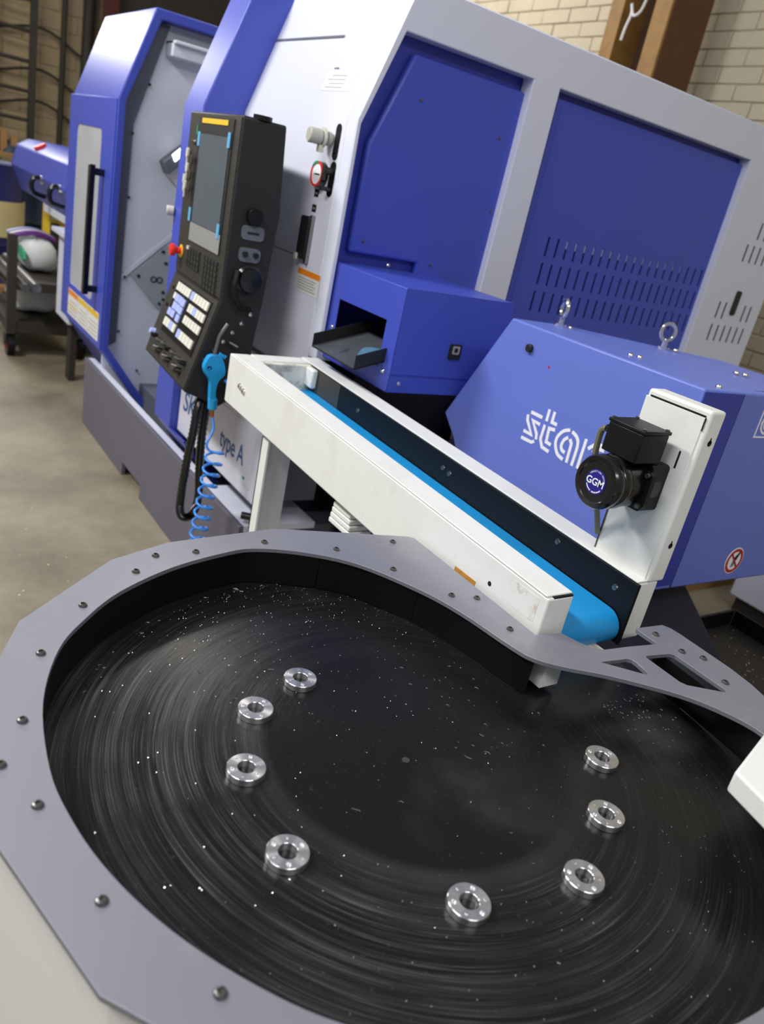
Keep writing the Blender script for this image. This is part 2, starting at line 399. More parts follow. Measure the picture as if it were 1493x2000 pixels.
# raised blue covers in the openings
pan1 = P('cover_panel', MB().prism(o1, 'y', YE+.0618, YE+.067), 'blue_dark')
P('raised_cover', MB().prism([(1.434, 1.398), (1.434, 1.738), (1.547, 2.021), (2.03, 2.021), (2.06, 1.10), (1.722, 1.10), (1.722, 1.398)], 'y', YE+.030, YE+.0617), 'blue', pan1, bev=.010, seg=3)
slots = []
for k, (zt_, zb_) in enumerate(((1.577, 1.503), (1.477, 1.394), (1.368, 1.288))):
    for i in range(20):
        x = 2.330+i*(3.350-2.330)/19; slots.append([(x-.006, zb_), (x-.006, zt_), (x+.006, zt_), (x+.006, zb_)])
pan2 = P('cover_panel', MB().prism(o2, 'y', YE+.0618, YE+.067, slots), 'blue_dark', bev=0, smooth=0)
P('raised_cover', MB().prism([(2.214, .64), (2.214, 2.022), (3.376, 2.022), (3.376, .64)], 'y', YE+.034, YE+.039, slots), 'blue', pan2, smooth=0)
P('cover_return', MB().prism([(2.19, .64), (2.19, 2.04), (2.214, 2.022), (2.214, .66)], 'y', YE+.035, YE+.0617).prism([(2.19, 2.04), (3.376, 2.04), (3.376, 2.022), (2.214, 2.022)], 'y', YE+.035, YE+.0617), 'blue', pan2)
P('slot_light_board', MB().box(2.40, 3.22, YE+.041, YE+.046, 1.545, 1.60), 'grey_in', pan2)  # pale board added to imitate light showing through the slots
for c_ in ((1.60, 1.90), (1.96, 1.86), (1.48, 1.44), (1.78, 1.40), (2.01, 1.20), (2.0, 1.62)):
    P('screw', MB().lathe([(.006, 0), (.005, .003), (0, .004)], (c_[0], YE+.0298, c_[1]), (0, -1, 0), 10), 'bolt', pan1)
# slots and latch in the right stile
def slit(x, z0, z1): return MB().box(x-.0045, x+.0045, YE-.0012, YE+.002, z0, z1)
for x in (3.520, 3.571, 3.737, 3.787): P('vent_slot', slit(x, 1.379, 1.458), 'dark_void', fr)
for i in range(6): P('vent_slot', slit(3.518+i*.0542, 1.270, 1.348), 'dark_void', fr)
for i in range(5): P('vent_slot', slit(3.575+i*.0542, 1.652, 1.731), 'dark_void', fr)
for i in range(4): P('vent_slot', slit(3.63+i*.0542, 1.76, 1.835), 'dark_void', fr)
P('latch', MB().prism(rrect(3.622, 3.662, 1.402, 1.520, .012), 'y', YE-.006, YE+.002), 'black_matte', fr)
# underside of the end
P('undercut', MB().box(1.42, 2.10, YE+.30, YE+.32, .30, 1.04).box(1.40, 2.10, YE+.05, YE+.32, 1.03, 1.05), 'navy')
# front white face with chamfered top
def fprof(off=0): return [(XW+off, 1.03), (XW+off, 1.782), (1.503+off, 2.205)]
front = P('front_panel', MB().add([(x, y, z) for y in (YE+.0617, 3.20) for x, z in ((XW, .76), (XW, 1.782), (1.503, 2.205), (1.53, 2.205), (XW+.03, 1.78), (XW+.03, .76))],
        [(0, 1, 7, 6), (1, 2, 8, 7), (2, 3, 9, 8), (3, 4, 10, 9), (4, 5, 11, 10), (5, 0, 6, 11), (0, 5, 4, 3, 2, 1), (6, 7, 8, 9, 10, 11)]), 'white', bev=.006, seg=3)
P('seam', MB().box(XW-.0005, XW+.001, 2.60, 3.19, 1.338, 1.341), 'grey_dark', front)
P('seam', MB().add([(1.449, 2.66, 2.048), (1.449, 3.19, 2.048), (1.452, 3.19, 2.056), (1.452, 2.66, 2.056)], [(0, 1, 2, 3)]).map(lambda x, y, z: (x-.002, y, z)), 'grey_dark', front)
# controls on the front panel
P('recess', MB().prism(rrect(2.415, 2.448, 1.665, 1.775, .016), 'x', XW-.002, XW+.003), 'black', front)
g = P('air_regulator', MB().lathe([(.0, 0), (.014, 0), (.022, .004), (.022, .018), (.017, .020), (.017, .036), (.024, .040), (.024, .078), (.021, .082), (0, .082)], (XW-.0, 2.47, 1.725), (-1, .12, 0), 18), 'knob_grey', front)
P('clamp_ring', MB().cyl((XW-.026, 2.474, 1.725), (XW-.034, 2.475, 1.725), .031, 16), 'ivory', g)
P('lock_tab', MB().box(XW-.045, XW-.028, 2.462, 2.480, 1.680, 1.702), 'ivory', g)
P('recess', MB().prism(rrect(2.410, 2.446, 1.552, 1.662, .018), 'x', XW-.002, XW+.003), 'black', front)
g = P('valve', MB().cyl((XW, 2.43, 1.63), (XW-.03, 2.43, 1.63), .012, 12).cyl((XW-.03, 2.43, 1.645), (XW-.03, 2.43, 1.60), .008, 10).cyl((XW, 2.425, 1.575), (XW-.035, 2.43, 1.575), .007, 10), 'black_matte', front)
g = P('pressure_gauge', MB().cyl((XW-.002, 2.492, 1.615), (XW-.022, 2.492, 1.615), .040, 24), 'black_gloss', front)
P('gauge_ring', MB().prism(circle(2.492, 1.615, .040, 28), 'x', XW-.026, XW-.022, [circle(2.492, 1.615, .033, 28)]), 'red', g)
P('gauge_green', MB().prism([(2.492+.040*math.cos(t), 1.615+.040*math.sin(t)) for t in (.6, .9, 1.2, 1.5, 1.8)]+[(2.492+.033*math.cos(t), 1.615+.033*math.sin(t)) for t in (1.8, 1.5, 1.2, .9, .6)], 'x', XW-.027, XW-.0255), 'green', g)
P('gauge_face', MB().cyl((XW-.022, 2.492, 1.615), (XW-.0235, 2.492, 1.615), .033, 28), 'print_white', g)
P('needle', MB().box(XW-.025, XW-.0236, 2.47, 2.505, 1.612, 1.616), 'print_black', g)
for y_, z_ in ((2.436, 1.687), (2.512, 1.556), (2.513, 1.507)):
    t_ = P('info_tag', MB().box(XW-.0015, XW, y_-.014, y_+.014, z_-.012, z_+.012), 'print_black', front)
    P('tag_mark', MB().box(XW-.002, XW-.0015, y_-.008, y_+.006, z_-.003, z_+.002), 'print_grey', t_)
h = P('grip_recess', MB().prism(rrect(2.500, 2.560, 1.335, 1.478, .012), 'x', XW-.02, XW+.002), 'black_matte', front, bev=.004)
P('grip_frame', MB().prism(rrect(2.492, 2.506, 1.325, 1.484, .004), 'x', XW-.014, XW+.002), 'steel', h)
P('grip_latch', MB().prism(rrect(2.543, 2.56, 1.33, 1.352, .007), 'x', XW-.026, XW-.018), 'ivory', h)
s_ = P('warning_sticker', MB().box(XW-.0012, XW, 2.392, 2.556, 1.226, 1.304), 'label_white', front)
P('sticker_header', MB().box(XW-.0018, XW-.0012, 2.392, 2.556, 1.284, 1.304), 'orange', s_)
for i in range(5): P('text_line', MB().box(XW-.0017, XW-.0012, 2.415+.01*(i % 2), 2.545, 1.236+i*.009, 1.239+i*.009), 'print_grey', s_)
def cham(y0, y1, t0, t1, d=.0015):
    a, c = Vector((XW, 1.782)), Vector((1.503, 2.205)); p, q = a.lerp(c, t0), a.lerp(c, t1); n = Vector((-(c-a).y, (c-a).x)).normalized()*d
    return MB().add([(p.x, y0, p.y), (p.x, y1, p.y), (q.x, y1, q.y), (q.x, y0, q.y), (p.x+n.x, y0, p.y+n.y), (p.x+n.x, y1, p.y+n.y), (q.x+n.x, y1, q.y+n.y), (q.x+n.x, y0, q.y+n.y)], [(0, 1, 2, 3), (4, 7, 6, 5), (0, 4, 5, 1), (1, 5, 6, 2), (2, 6, 7, 3), (3, 7, 4, 0)])
s_ = P('information_label', cham(2.47, 2.66, .22, .36), 'print_white', front)
for i in range(4): P('text_line', cham(2.52, 2.64-.02*(i % 2), .24+.03*i, .247+.03*i, .002), 'print_grey', s_)
P('small_label', cham(2.60, 2.63, .385, .395), 'grey_dark', front)
P('cable_guide', MB().box(XW-.006, XW, 2.56, 2.86, .930, .942).box(XW-.014, XW-.006, 2.60, 2.68, .926, .948), 'stainless_dark', front)
# lower front cover with the model plate
low = P('lower_cover', MB().box(1.222, 1.262, 2.352, 3.19, .462, .755), 'white', bev=.010, seg=3)
P('cover_end', MB().box(1.226, 1.262, 2.3500, 2.3525, .466, .75), 'grey_dark', low)
P('cover_core', MB().box(1.262, 1.50, 2.40, 3.19, .463, .758), 'grey_dark', low)
sg = P('model_plate', MB().prism(rrect(2.405, 3.17, .505, .735, .01), 'x', 1.2205, 1.222), 'sign_white', low)
text('model_writing', 'SK-51', .125, 'print_blue', sg, (1.2202, 3.140, .578), FRONT, sx=1.0, shear=.2, offset=.0012)
text('model_writing', 'type A', .106, 'print_blue', sg, (1.2202, 2.715, .574), FRONT, sx=.80, offset=.0012)
P('small_mark', MB().box(1.2200, 1.2205, 2.455, 2.475, .528, .540), 'green', sg)
# blue column carrying the control panel
cprof = [(1.19, .47), (1.19, 1.765), (1.345, 2.205), (1.60, 2.205), (1.60, .192), (1.402, .192)]
cl = P('front_column', MB().prism(cprof, 'y', 3.193, 3.407), 'blue', bev=.006, seg=3)
P('column_skirt', MB().prism([(1.19, .47), (1.20, .47), (1.41, .192), (1.402, .192)], 'y', 3.02, 3.193), 'blue_dark', cl)
P('knob', MB().cyl((1.19, 3.40, 1.355), (1.16, 3.41, 1.355), .02, 14), 'ivory', cl, bev=.004)
# left sliding-door module
lprof = [(1.19, .506), (1.19, 1.762), (1.339, 2.192), (2.5, 2.192), (2.5, .11), (1.486, .11)]
linn = [(1.228, .52), (1.228, 1.756), (1.372, 2.146), (2.46, 2.146), (2.46, .16), (1.505, .16)]
dr = P('door', MB().prism(lprof, 'y', 4.345, 5.26, [linn]), 'blue', bev=.006, seg=3)
win_o = rrect(4.58, 5.11, .725, 1.61, .04)
P('door_skin', MB().prism([(5.29, .506), (5.29, 1.76), (4.35, 1.76), (4.35, .506)], 'x', 1.182, 1.19, [win_o]), 'blue', dr, bev=.002)
P('window', MB().prism(win_o, 'x', 1.186, 1.1895), 'glass', dr)
hd = P('handle', MB().box(1.105, 1.135, 4.468, 4.505, .775, 1.435), 'black_gloss', dr, bev=.004)
P('standoff', MB().box(1.135, 1.182, 4.472, 4.50, 1.385, 1.42), 'black_gloss', hd); P('standoff', MB().box(1.135, 1.182, 4.472, 4.50, .79, .825), 'black_gloss', hd)
for y0, y1, hc in ((4.862, 5.105, 'label_white'), (4.645, 4.855, 'yellow'), (4.40, 4.637, 'orange')):
    s_ = P('warning_sticker', MB().box(1.1805, 1.182, y0, y1, .538, .690), 'label_white', dr)
    P('sticker_header', MB().box(1.1795, 1.1805, y0+.005, y1-.005, .658, .688), 'yellow' if hc != 'label_white' else 'orange', s_)
    if hc == 'label_white': P('sticker_band', MB().box(1.1795, 1.1805, y0, y1, .595, .604), 'yellow', s_)
    for i in range(4): P('text_line', MB().box(1.1797, 1.1805, y0+.02, y1-.02-.03*(i % 2), .556+i*.022, .561+i*.022), 'print_grey', s_)
cw = P('chamber_wall', MB().prism([(1.226, .05), (1.226, 1.756), (1.38, 2.15), (2.46, 2.15), (2.46, .05)], 'y', 4.445, 4.46), 'grey_in')
P('edge_strip', MB().prism([(1.228, .50), (1.228, 1.75), (1.372, 2.14), (1.44, 2.14), (1.296, 1.66), (1.290, .54)], 'y', 4.425, 4.446), 'grey_dark', cw)
P('gutter', MB().box(1.43, 2.4, 4.33, 4.446, 2.005, 2.075).box(1.43, 2.4, 4.30, 4.446, 2.06, 2.075), 'grey_in', cw, bev=.004)
P('diagonal_rail', MB().prism([(1.290, .905), (1.30, .885), (1.60, 1.18), (1.59, 1.20)], 'y', 4.43, 4.446), 'grey_in', cw, bev=.002)
dp = P('bolted_plate', MB().prism([(1.341, .915), (1.51, .739), (1.70, .93), (1.53, 1.10)], 'y', 4.428, 4.446), 'plate_grey', cw, bev=.003)
for x_, z_ in ((1.385, .915), (1.515, .775), (1.51, 1.06), (1.53, .84), (1.53, 1.0), (1.535, .80)): P('bolt_head', MB().cyl((x_, 4.43, z_), (x_, 4.42, z_), .009, 8), 'black_matte', dp)
for x_ in (1.47, 1.505): P('hole_mark', MB().prism(circle(x_, .905, .018, 14), 'y', 4.424, 4.4285, [circle(x_, .905, .012, 14)]), 'black_matte', dp)
for x_, z_ in ((1.294, 1.62), (1.30, 1.31), (1.31, .90), (1.30, .60), (1.42, .38), (1.36, 1.86)): P('bolt_head', MB().cyl((x_, 4.43, z_), (x_, 4.42, z_), .007, 8), 'black_matte', cw)
wl_ = P('work_light', MB().prism([(1.445, 1.518), (1.475, 1.46), (1.62, 1.60), (1.59, 1.655)], 'y', 4.36, 4.445), 'grey_dark', cw, bev=.006)
P('lens', MB().prism([(1.485, 1.560), (1.503, 1.530), (1.565, 1.592), (1.547, 1.622)], 'y', 4.354, 4.3605), 'lamp_glow', wl_)
P('lamp_bracket', MB().prism([(1.482, 1.465), (1.555, 1.405), (1.67, 1.50), (1.62, 1.59)], 'y', 4.41, 4.445), 'label_white', wl_)
P('far_wall', MB().box(2.30, 2.32, 3.41, 4.44, .2, 2.1), 'grey_in')
# parts outlet box on the end face
bx0, bx1, by0, bz0, bz1 = 1.385, 1.822, 1.918, 1.045, 1.362
ob = P('outlet_box', MB().prism([(bx0, bz0), (bx0, bz1), (bx1, bz1), (bx1, bz0)], 'y', by0, by0+.004).box(bx0, bx1, by0, YE+.06, bz1-.004, bz1)
       .prism([(YE+.02, bz0), (YE+.02, bz1), (by0, bz1), (by0, bz0)], 'x', bx0, bx0+.004, [[(2.285, 1.11), (2.285, 1.252), (1.992, 1.252), (1.992, 1.11)]]).box(bx1-.004, bx1, by0, YE+.06, bz0, bz1), 'blue', bev=.003)
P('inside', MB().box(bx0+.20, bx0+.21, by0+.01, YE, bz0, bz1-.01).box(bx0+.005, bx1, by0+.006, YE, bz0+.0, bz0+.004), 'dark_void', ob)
P('inside_bar', MB().box(bx0+.17, bx0+.2, 1.94, 2.15, 1.195, 1.225), 'stainless_dark', ob)
P('seam', MB().box(bx0, bx1, by0-.0015, by0, 1.100, 1.104), 'blue_dark', ob)
for p_, d_ in (((bx0, 1.955, 1.102), (-1, 0, 0)), ((bx0, 2.30, 1.155), (-1, 0, 0)), ((1.425, by0, 1.075), (0, -1, 0)), ((1.60, YE+.03, 1.375), (0, -1, 0))):
    P('screw', MB().lathe([(.0075, 0), (.0075, .003), (.005, .006), (0, .0065)], p_, d_, 12), 'chrome', ob)
sw = P('outlet_badge', MB().prism(rrect(1.592, 1.638, 1.165, 1.213, .003), 'y', by0-.006, by0), 'black_matte', ob)
P('badge_face', MB().prism(rrect(1.602, 1.630, 1.182, 1.208, .003), 'y', by0-.007, by0-.006), 'print_grey', sw)
P('badge_mark', MB().prism(rrect(1.609, 1.622, 1.188, 1.202, .003), 'y', by0-.0078, by0-.007), 'print_black', sw)
def slope(x, y, z): return (x, y, z+(x-1.28)*.30)
tr = P('outlet_tray', MB().box(1.28, 1.50, 1.958, 2.232, 1.098, 1.102).box(1.28, 1.50, 1.958, 1.962, 1.10, 1.142).box(1.28, 1.50, 2.228, 2.232, 1.10, 1.142).map(slope), 'black_matte')
P('tray_floor', MB().box(1.281, 1.49, 1.963, 2.227, 1.102, 1.1024).map(slope), 'tray_grey', tr)
P('blue_smear', MB().prism(catmull([(1.33, 2.00), (1.40, 1.99), (1.43, 2.05), (1.40, 2.10), (1.35, 2.06)], 4), 'z', 1.1024, 1.1030).map(slope), 'smear_blue', tr)
P('chip_streak', MB().box(1.31, 1.345, 2.105, 2.111, 1.102, 1.1035).box(1.33, 1.36, 2.12, 2.124, 1.102, 1.103).map(slope), 'swarf', tr)

# ================================================================== CONTROL PANEL (local: x right, y into, z up)
cp = thing('control_panel', (1.06, 2.499, 1.732), 'tall black operator panel with screen, keypad and red stop button on its blue column', 'control panel', rz=math.radians(-94))
def Q(name, mb, m, parent=cp, **k): return build(name, mb, m, parent, local=True, **k)
cprof2 = [(0, 0), (.145, 0), (.165, -.27), (.15, -.55), (.12, -.88), (.04, -.935), (-.09, -.888), (.0, -.565)]
hs = Q('housing', MB().prism(cprof2, 'x', -.56, 0), 'black_matte', bev=.006, seg=3)
Q('front_face', MB().box(-.555, -.004, -.003, .002, -.56, -.006), 'panel_front', hs)
sc = Q('screen_frame', MB().box(-.43, -.06, -.006, -.002, -.43, -.015), 'black_matte', hs)
Q('screen', MB().box(-.40, -.085, -.0075, -.006, -.365, -.07), 'screen', sc)
Q('film_edge', MB().box(-.415, -.065, -.007, -.006, -.43, -.367), 'film', sc)
Q('yellow_strip', MB().box(-.395, -.115, -.008, -.006, -.036, -.020), 'yellow', sc)
for x_, z_ in ((-.412, -.085), (-.085, -.075), (-.43, -.34), (-.09, -.355)): Q('tape_tab', MB().box(x_-.012, x_+.012, -.0095, -.007, z_-.026, z_+.02), 'tape_blue', sc)
Q('status_lamp', MB().box(-.455, -.447, -.006, -.002, -.075, -.045), 'green', sc)
# hanging keys by the screen
kc = Q('key_bunch', MB().tube([(-.50, -.01, -.10), (-.47, -.015, -.098), (-.44, -.01, -.10)], .003, 6), 'chrome')
for x_, z_ in ((-.51, -.14), (-.50, -.19), (-.52, -.23), (-.505, -.25), (-.45, -.16), (-.455, -.21), (-.45, -.25)):
    Q('key', MB().prism(rrect(x_-.012, x_+.012, z_-.016, z_+.016, .008), 'y', -.018, -.012).box(x_-.004, x_+.004, -.017, -.013, z_-.042, z_-.014), 'ivory' if x_ < -.48 else 'stainless_dark', kc)
# small buttons under the screen
n_ = 0
for r_ in range(6):
    for c_ in range(11):
        x_ = -.41+c_*.034; z_ = -.458-r_*.019
        if r_ > 3 and c_ < 6: continue
        if c_ in (5,): continue
        Q('button', MB().box(x_-.012, x_+.012, -.009, -.002, z_-.006, z_+.006), 'key_dark' if not (r_ == 0 and c_ == 0) else 'ivory', hs)
es = Q('emergency_stop', MB().lathe([(.012, 0), (.012, .022), (.021, .026), (.023, .034), (.021, .042), (.0, .044)], (-.505, -.003, -.485), (0, -1, 0), 20), 'red')
Q('stop_collar', MB().prism(circle(-.505, -.485, .024, 20), 'y', -.005, -.002), 'yellow', es)
# sloped keypad: plane from (y=0,z=-.565) to (y=-.09,z=-.888)
kd = Vector((0, -.09, -.323)); kl = kd.length; kd.normalize(); kn = Vector((0, -.963, .268))
def KP(x, t, h): p = Vector((x, 0, -.565))+kd*t+kn*h; return tuple(p)
def kbox(x0, x1, t0, t1, h0, h1):
    vs = [KP(x, t, h) for x in (x0, x1) for t in (t0, t1) for h in (h0, h1)]
    return MB().add(vs, [(0, 1, 3, 2), (4, 6, 7, 5), (0, 4, 5, 1), (2, 3, 7, 6), (0, 2, 6, 4), (1, 5, 7, 3)])
kf = Q('keypad_face', kbox(-.552, -.008, .008, kl-.008, -.001, .002), 'panel_front', hs)
kp = Q('keypad', kbox(-.455, -.05, .022, .222, .002, .005), 'black')
def krow(x0, n, t, w_, h_, colr):
    for i in range(n):
        x_ = x0+i*(w_+.004)
        Q('key_cap', kbox(x_, x_+w_, t, t+h_, .005, .010), colr if isinstance(colr, str) else colr[i % len(colr)], kp)
krow(-.445, 5, .028, .030, .030, 'key_white'); krow(-.262, 6, .028, .030, .030, ['key_blue', 'key_white', 'key_white', 'key_white', 'key_white', 'key_white'])
krow(-.445, 1, .070, .026, .022, 'key_white')
for r_ in range(3): krow(-.415 if r_ < 2 else -.445, 2 if r_ != 1 else 2, .070+r_*.030 if r_ < 3 else 0, .040, .026, 'key_blue')
for r_ in range(3): krow(-.335, 1, .072+r_*.030, .040, .026, 'key_blue')
for r_ in range(2): krow(-.245, 6, .072+r_*.044, .028, .028, ['key_white', 'key_white', 'key_blue' if r_ == 0 else 'key_white', 'key_white'])
krow(-.445, 4, .168, .034, .030, ['key_white', 'key_white', 'key_blue', 'key_white']); krow(-.26, 5, .172, .034, .030, ['key_blue', 'key_white', 'key_white', 'key_white', 'key_white'])
def knob(x, t, r, h, m): 
    a = Vector(KP(x, t, .002)); b_ = Vector(KP(x, t, .002+h)); return Q('selector_knob', MB().cyl(a, b_, r, 12, r*.8), m, hs)
knob(-.525, .250, .014, .018, 'key_blue')
for i in range(7): knob(-.475+i*.066, .255+.004*(i % 2), .010, .024, 'steel' if i % 3 else 'black_gloss')
for i in range(6): knob(-.43+i*.066, .290, .015, .020, 'black_gloss' if i % 2 else 'steel')
for t_ in (.06, .13): Q('rivet', MB().cyl(KP(-.50, t_, .001), KP(-.50, t_, .006), .007, 8), 'black_gloss', hs)
# right-hand side: pendant holder, plates and dial
sd = Q('side_plate', MB().prism(rrect(.04, .118, -.36, -.315, .014), 'x', .0, .006), 'grey_dark', hs); Q('arrow', MB().box(.0062, .0068, .06, .10, -.342, -.334), 'print_black', sd)
Q('side_hook', MB().prism(rrect(.05, .10, -.31, -.26, .02), 'x', 0, .028), 'black', hs, bev=.006)
sp_ = Q('side_plate', MB().prism(rrect(.04, .115, -.43, -.385, .014), 'x', .0, .006), 'grey_dark', hs)
for y_ in (.06, .097): Q('plug', MB().cyl((.006, y_, -.405), (.018, y_, -.405), .009, 12), 'black_gloss', sp_)
dl = Q('hand_wheel', MB().lathe([(.048, 0), (.048, .012), (.040, .02), (.038, .034), (.0, .036)], (0, .085, -.485), (1, 0, 0), 28), 'black_gloss')
Q('wheel_ring', MB().prism(circle(.085, -.485, .043, 28), 'x', .0122, .0132, [circle(.085, -.485, .0405, 28)]), 'steel', dl)
Q('wheel_cable', MB().tube(catmull([(.02, .04, -.46), (.035, .03, -.52), (.03, .06, -.575), (.02, .10, -.58)], 6, False), .009, 8), 'black', dl)
for i in range(6): Q('side_screw', MB().lathe([(.007, 0), (.007, .006), (0, .008)], (0, -.03+.028*i, -.77+.034*i), (1, 0, 0), 10), 'chrome', hs)
Q('side_toggle', MB().tube([(0, .045, -.70), (.02, .045, -.70), (.03, .07, -.71)], .005, 6), 'stainless_dark', hs)
Q('top_bump', MB().cyl((-.02, .07, -.002), (-.02, .07, .012), .03, 16), 'black', hs)
Q('support_arm', MB().box(-.50, -.34, .15, .24, -.20, -.10).box(-.50, -.34, .12, .24, -.45, -.36), 'black_matte', hs)
# corrugated cable loop
Wm = Matrix.Translation((1.06, 2.499, 1.732)) @ Matrix.Rotation(math.radians(-94), 4, 'Z'); Wi = Wm.inverted()
loop = catmull([(1.075, 2.56, .85), (1.035, 2.52, .79), (1.020, 2.50, .70), (1.008, 2.50, .58), (1.002, 2.50, .46), (1.004, 2.50, .40), (1.018, 2.50, .370), (1.045, 2.50, .370), (1.064, 2.50, .405), (1.068, 2.50, .46), (1.062, 2.505, .55), (1.062, 2.52, .66), (1.075, 2.55, .78), (1.09, 2.58, .86)], 14, False)
loop = [tuple(Wi @ Vector(p)) for p in loop]
Q('cable_conduit', MB().tube(loop, .016, 10, rad=[.0165 if i % 2 else .0140 for i in range(len(loop))]), 'black_gloss', smooth=60)

# ================================================================== AIR GUN on the panel's side
ag = thing('air_gun', (1.06, 2.45, .80), 'light blue air blow gun with bent metal nozzle hanging on a coiled hose', 'air gun')
def A(name, mb, m, parent=ag, **k): return build(name, mb, m, parent, **k)
gy = 2.462
body = A('gun_body', MB().prism(catmull([(1.030, .988), (1.055, .992), (1.070, .985), (1.085, .955), (1.088, .925), (1.068, .900), (1.064, .855), (1.074, .826), (1.050, .820), (1.044, .860), (1.040, .900), (1.020, .925), (1.012, .950), (1.020, .975)], 3), 'y', gy-.012, gy+.012, [circle(1.031, .945, .0095, 12)]), 'gun_blue', bev=.006, seg=3)
A('nozzle', MB().tube([(1.045, gy, .985), (1.050, gy, 1.02), (1.056, gy, 1.055), (1.068, gy, 1.078), (1.080, gy, 1.098)], .0062, 10), 'steel')
A('trigger', MB().prism([(1.062, .985), (1.085, .978), (1.092, .990), (1.082, .992), (1.066, 1.0)], 'y', gy-.006, gy+.006), 'gun_blue', body, bev=.002)
A('collar', MB().cyl((1.060, gy, .838), (1.063, gy, .800), .0165, 16), 'gun_blue', body, bev=.002)
A('fitting', MB().cyl((1.063, gy, .800), (1.065, gy, .772), .008, 8), 'brass')
hp = catmull([(1.065, gy, .775), (1.068, gy-.02, .74), (1.058, gy-.03, .715), (1.042, gy-.04, .685), (1.050, gy-.05, .665), (1.08, gy-.07, .660)], 8, False)
nturn = 9.2
for i in range(int(nturn*22)):
    t = i/22; z = .655-t*.042; th = t*2*PI-.5
    hp.append((1.075+.030*math.cos(th)-.003*t, gy-.045+.030*math.sin(th), z))
A('hose_end', MB().tube([(1.095, 2.46, .905), (1.115, 2.43, .885), (1.14, 2.42, .875)], .0055, 7), 'hose')
A('coiled_hose', MB().tube(hp, .0046, 7), 'hose', smooth=60)

# ================================================================== CHIP CONVEYOR HEAD ("star" box)
XS, YN = 1.638, 1.042
sb = thing('chip_conveyor', (1.95, 1.4, 0), 'blue sheet-metal chip conveyor head with white lettering and two lifting eyes', 'chip conveyor')
def S(name, mb, m, parent=sb, **k): return build(name, mb, m, parent, **k)
sprof = [(1.723, 1.346), (YN, 1.343), (YN, .80), (1.70, .72), (1.851, .924), (1.923, .987)]
hd = S('housing', MB().add([(XS, y, z) for y, z in sprof]+[(2.32, 1.46, 1.335), (2.32, YN, 1.333), (2.32, YN, .785), (2.32, 1.46, .74), (1.86, 1.735, 1.342), (1.95, 1.90, .98), (1.95, 1.70, .72)],
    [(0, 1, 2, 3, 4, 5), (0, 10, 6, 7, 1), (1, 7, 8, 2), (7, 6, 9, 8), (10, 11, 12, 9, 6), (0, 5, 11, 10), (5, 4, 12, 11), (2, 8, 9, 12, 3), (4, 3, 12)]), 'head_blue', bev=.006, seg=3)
lg = MB()
for pth in [[(1.5468, 1.1155), (1.4996, 1.1151)], [(1.5558, 1.1049), (1.5529, 1.09), (1.5225, 1.0546), (1.5563, 1.0565)], [(1.501, 1.0933), (1.532, 1.0954), (1.5036, 1.0644), (1.4998, 1.0489)],
    [(1.5583, 1.0347), (1.514, 1.0351), (1.5047, 1.0414)], [(1.4814, 1.1451), (1.4811, 1.1105)], [(1.4602, 1.145), (1.4602, 1.1148), (1.44, 1.1141)], [(1.4828, 1.0989), (1.484, 1.0567), (1.4705, 1.0374), (1.4409, 1.0339)],
    [(1.441, 1.0983), (1.4637, 1.0956), (1.4602, 1.0562), (1.4405, 1.0544)], [(1.3892, 1.1171), (1.4093, 1.1076), (1.4248, 1.086), (1.4252, 1.0639), (1.4087, 1.0408), (1.384, 1.0331)],
    [(1.3882, 1.0963), (1.3997, 1.0844), (1.4034, 1.0667), (1.3967, 1.0565), (1.384, 1.0532)], [(1.3803, 1.1158), (1.3589, 1.1068), (1.3484, 1.0859), (1.3486, 1.0291)], [(1.3803, 1.0944), (1.3709, 1.0845), (1.3689, 1.03)],
    [(1.3263, 1.1145), (1.3271, 1.0296)], [(1.3117, 1.0928), (1.2895, 1.1153), (1.2677, 1.1158)], [(1.2943, 1.089), (1.2807, 1.1047), (1.2593, 1.1061)]]:
    if len(pth) > 3 and abs(pth[0][1]-1.117) < .03 and pth[0][0] < 1.40: pth = catmull(pth, 5, False)
    stroke(lg, pth, .0096, 'x', XS-.0012, XS+.001)
S('lettering', lg, 'print_white', hd, smooth=0, label='white lower-case star lettering')
S('corner_cover', MB().box(XS+.002, 1.80, YN-.002, YN, .81, 1.336), 'blue_dark', hd)
S('seam', MB().box(1.800, 1.803, YN-.0015, YN+.001, .80, 1.336).box(1.83, 2.3, YN+.03, YN+.032, 1.336, 1.3395), 'navy', hd)
# framed mark on the right-hand face
fx0, fz0, fz1 = 1.912, 1.226, 1.300
S('logo_frame', MB().prism([(fx0, fz0), (fx0+.09, fz0), (fx0+.09, fz1), (fx0, fz1)], 'y', YN-.0012, YN, [[(fx0+.004, fz0+.004), (fx0+.086, fz0+.004), (fx0+.086, fz1-.004), (fx0+.004, fz1-.004)]]), 'print_white', hd)
lg2 = MB(); cc = [(fx0+.045+.030*math.cos(a), 1.263+.026*math.sin(a)) for a in [math.radians(v) for v in range(55, 306, 25)]]
stroke(lg2, cc, .006, 'y', YN-.0012, YN); stroke(lg2, [(fx0+.045+(p[0]-fx0-.045)*.62, 1.263+(p[1]-1.263)*.62) for p in cc], .004, 'y', YN-.0012, YN)
S('logo_mark', lg2, 'print_white', hd, smooth=0)
ps = S('prohibition_sign', MB().cyl((2.066, YN-.0012, .857), (2.066, YN, .857), .041, 32), 'print_white', hd)
S('red_ring', MB().prism(circle(2.066, .857, .038, 32), 'y', YN-.002, YN-.0012, [circle(2.066, .857, .029, 32)]), 'red_dark', ps)
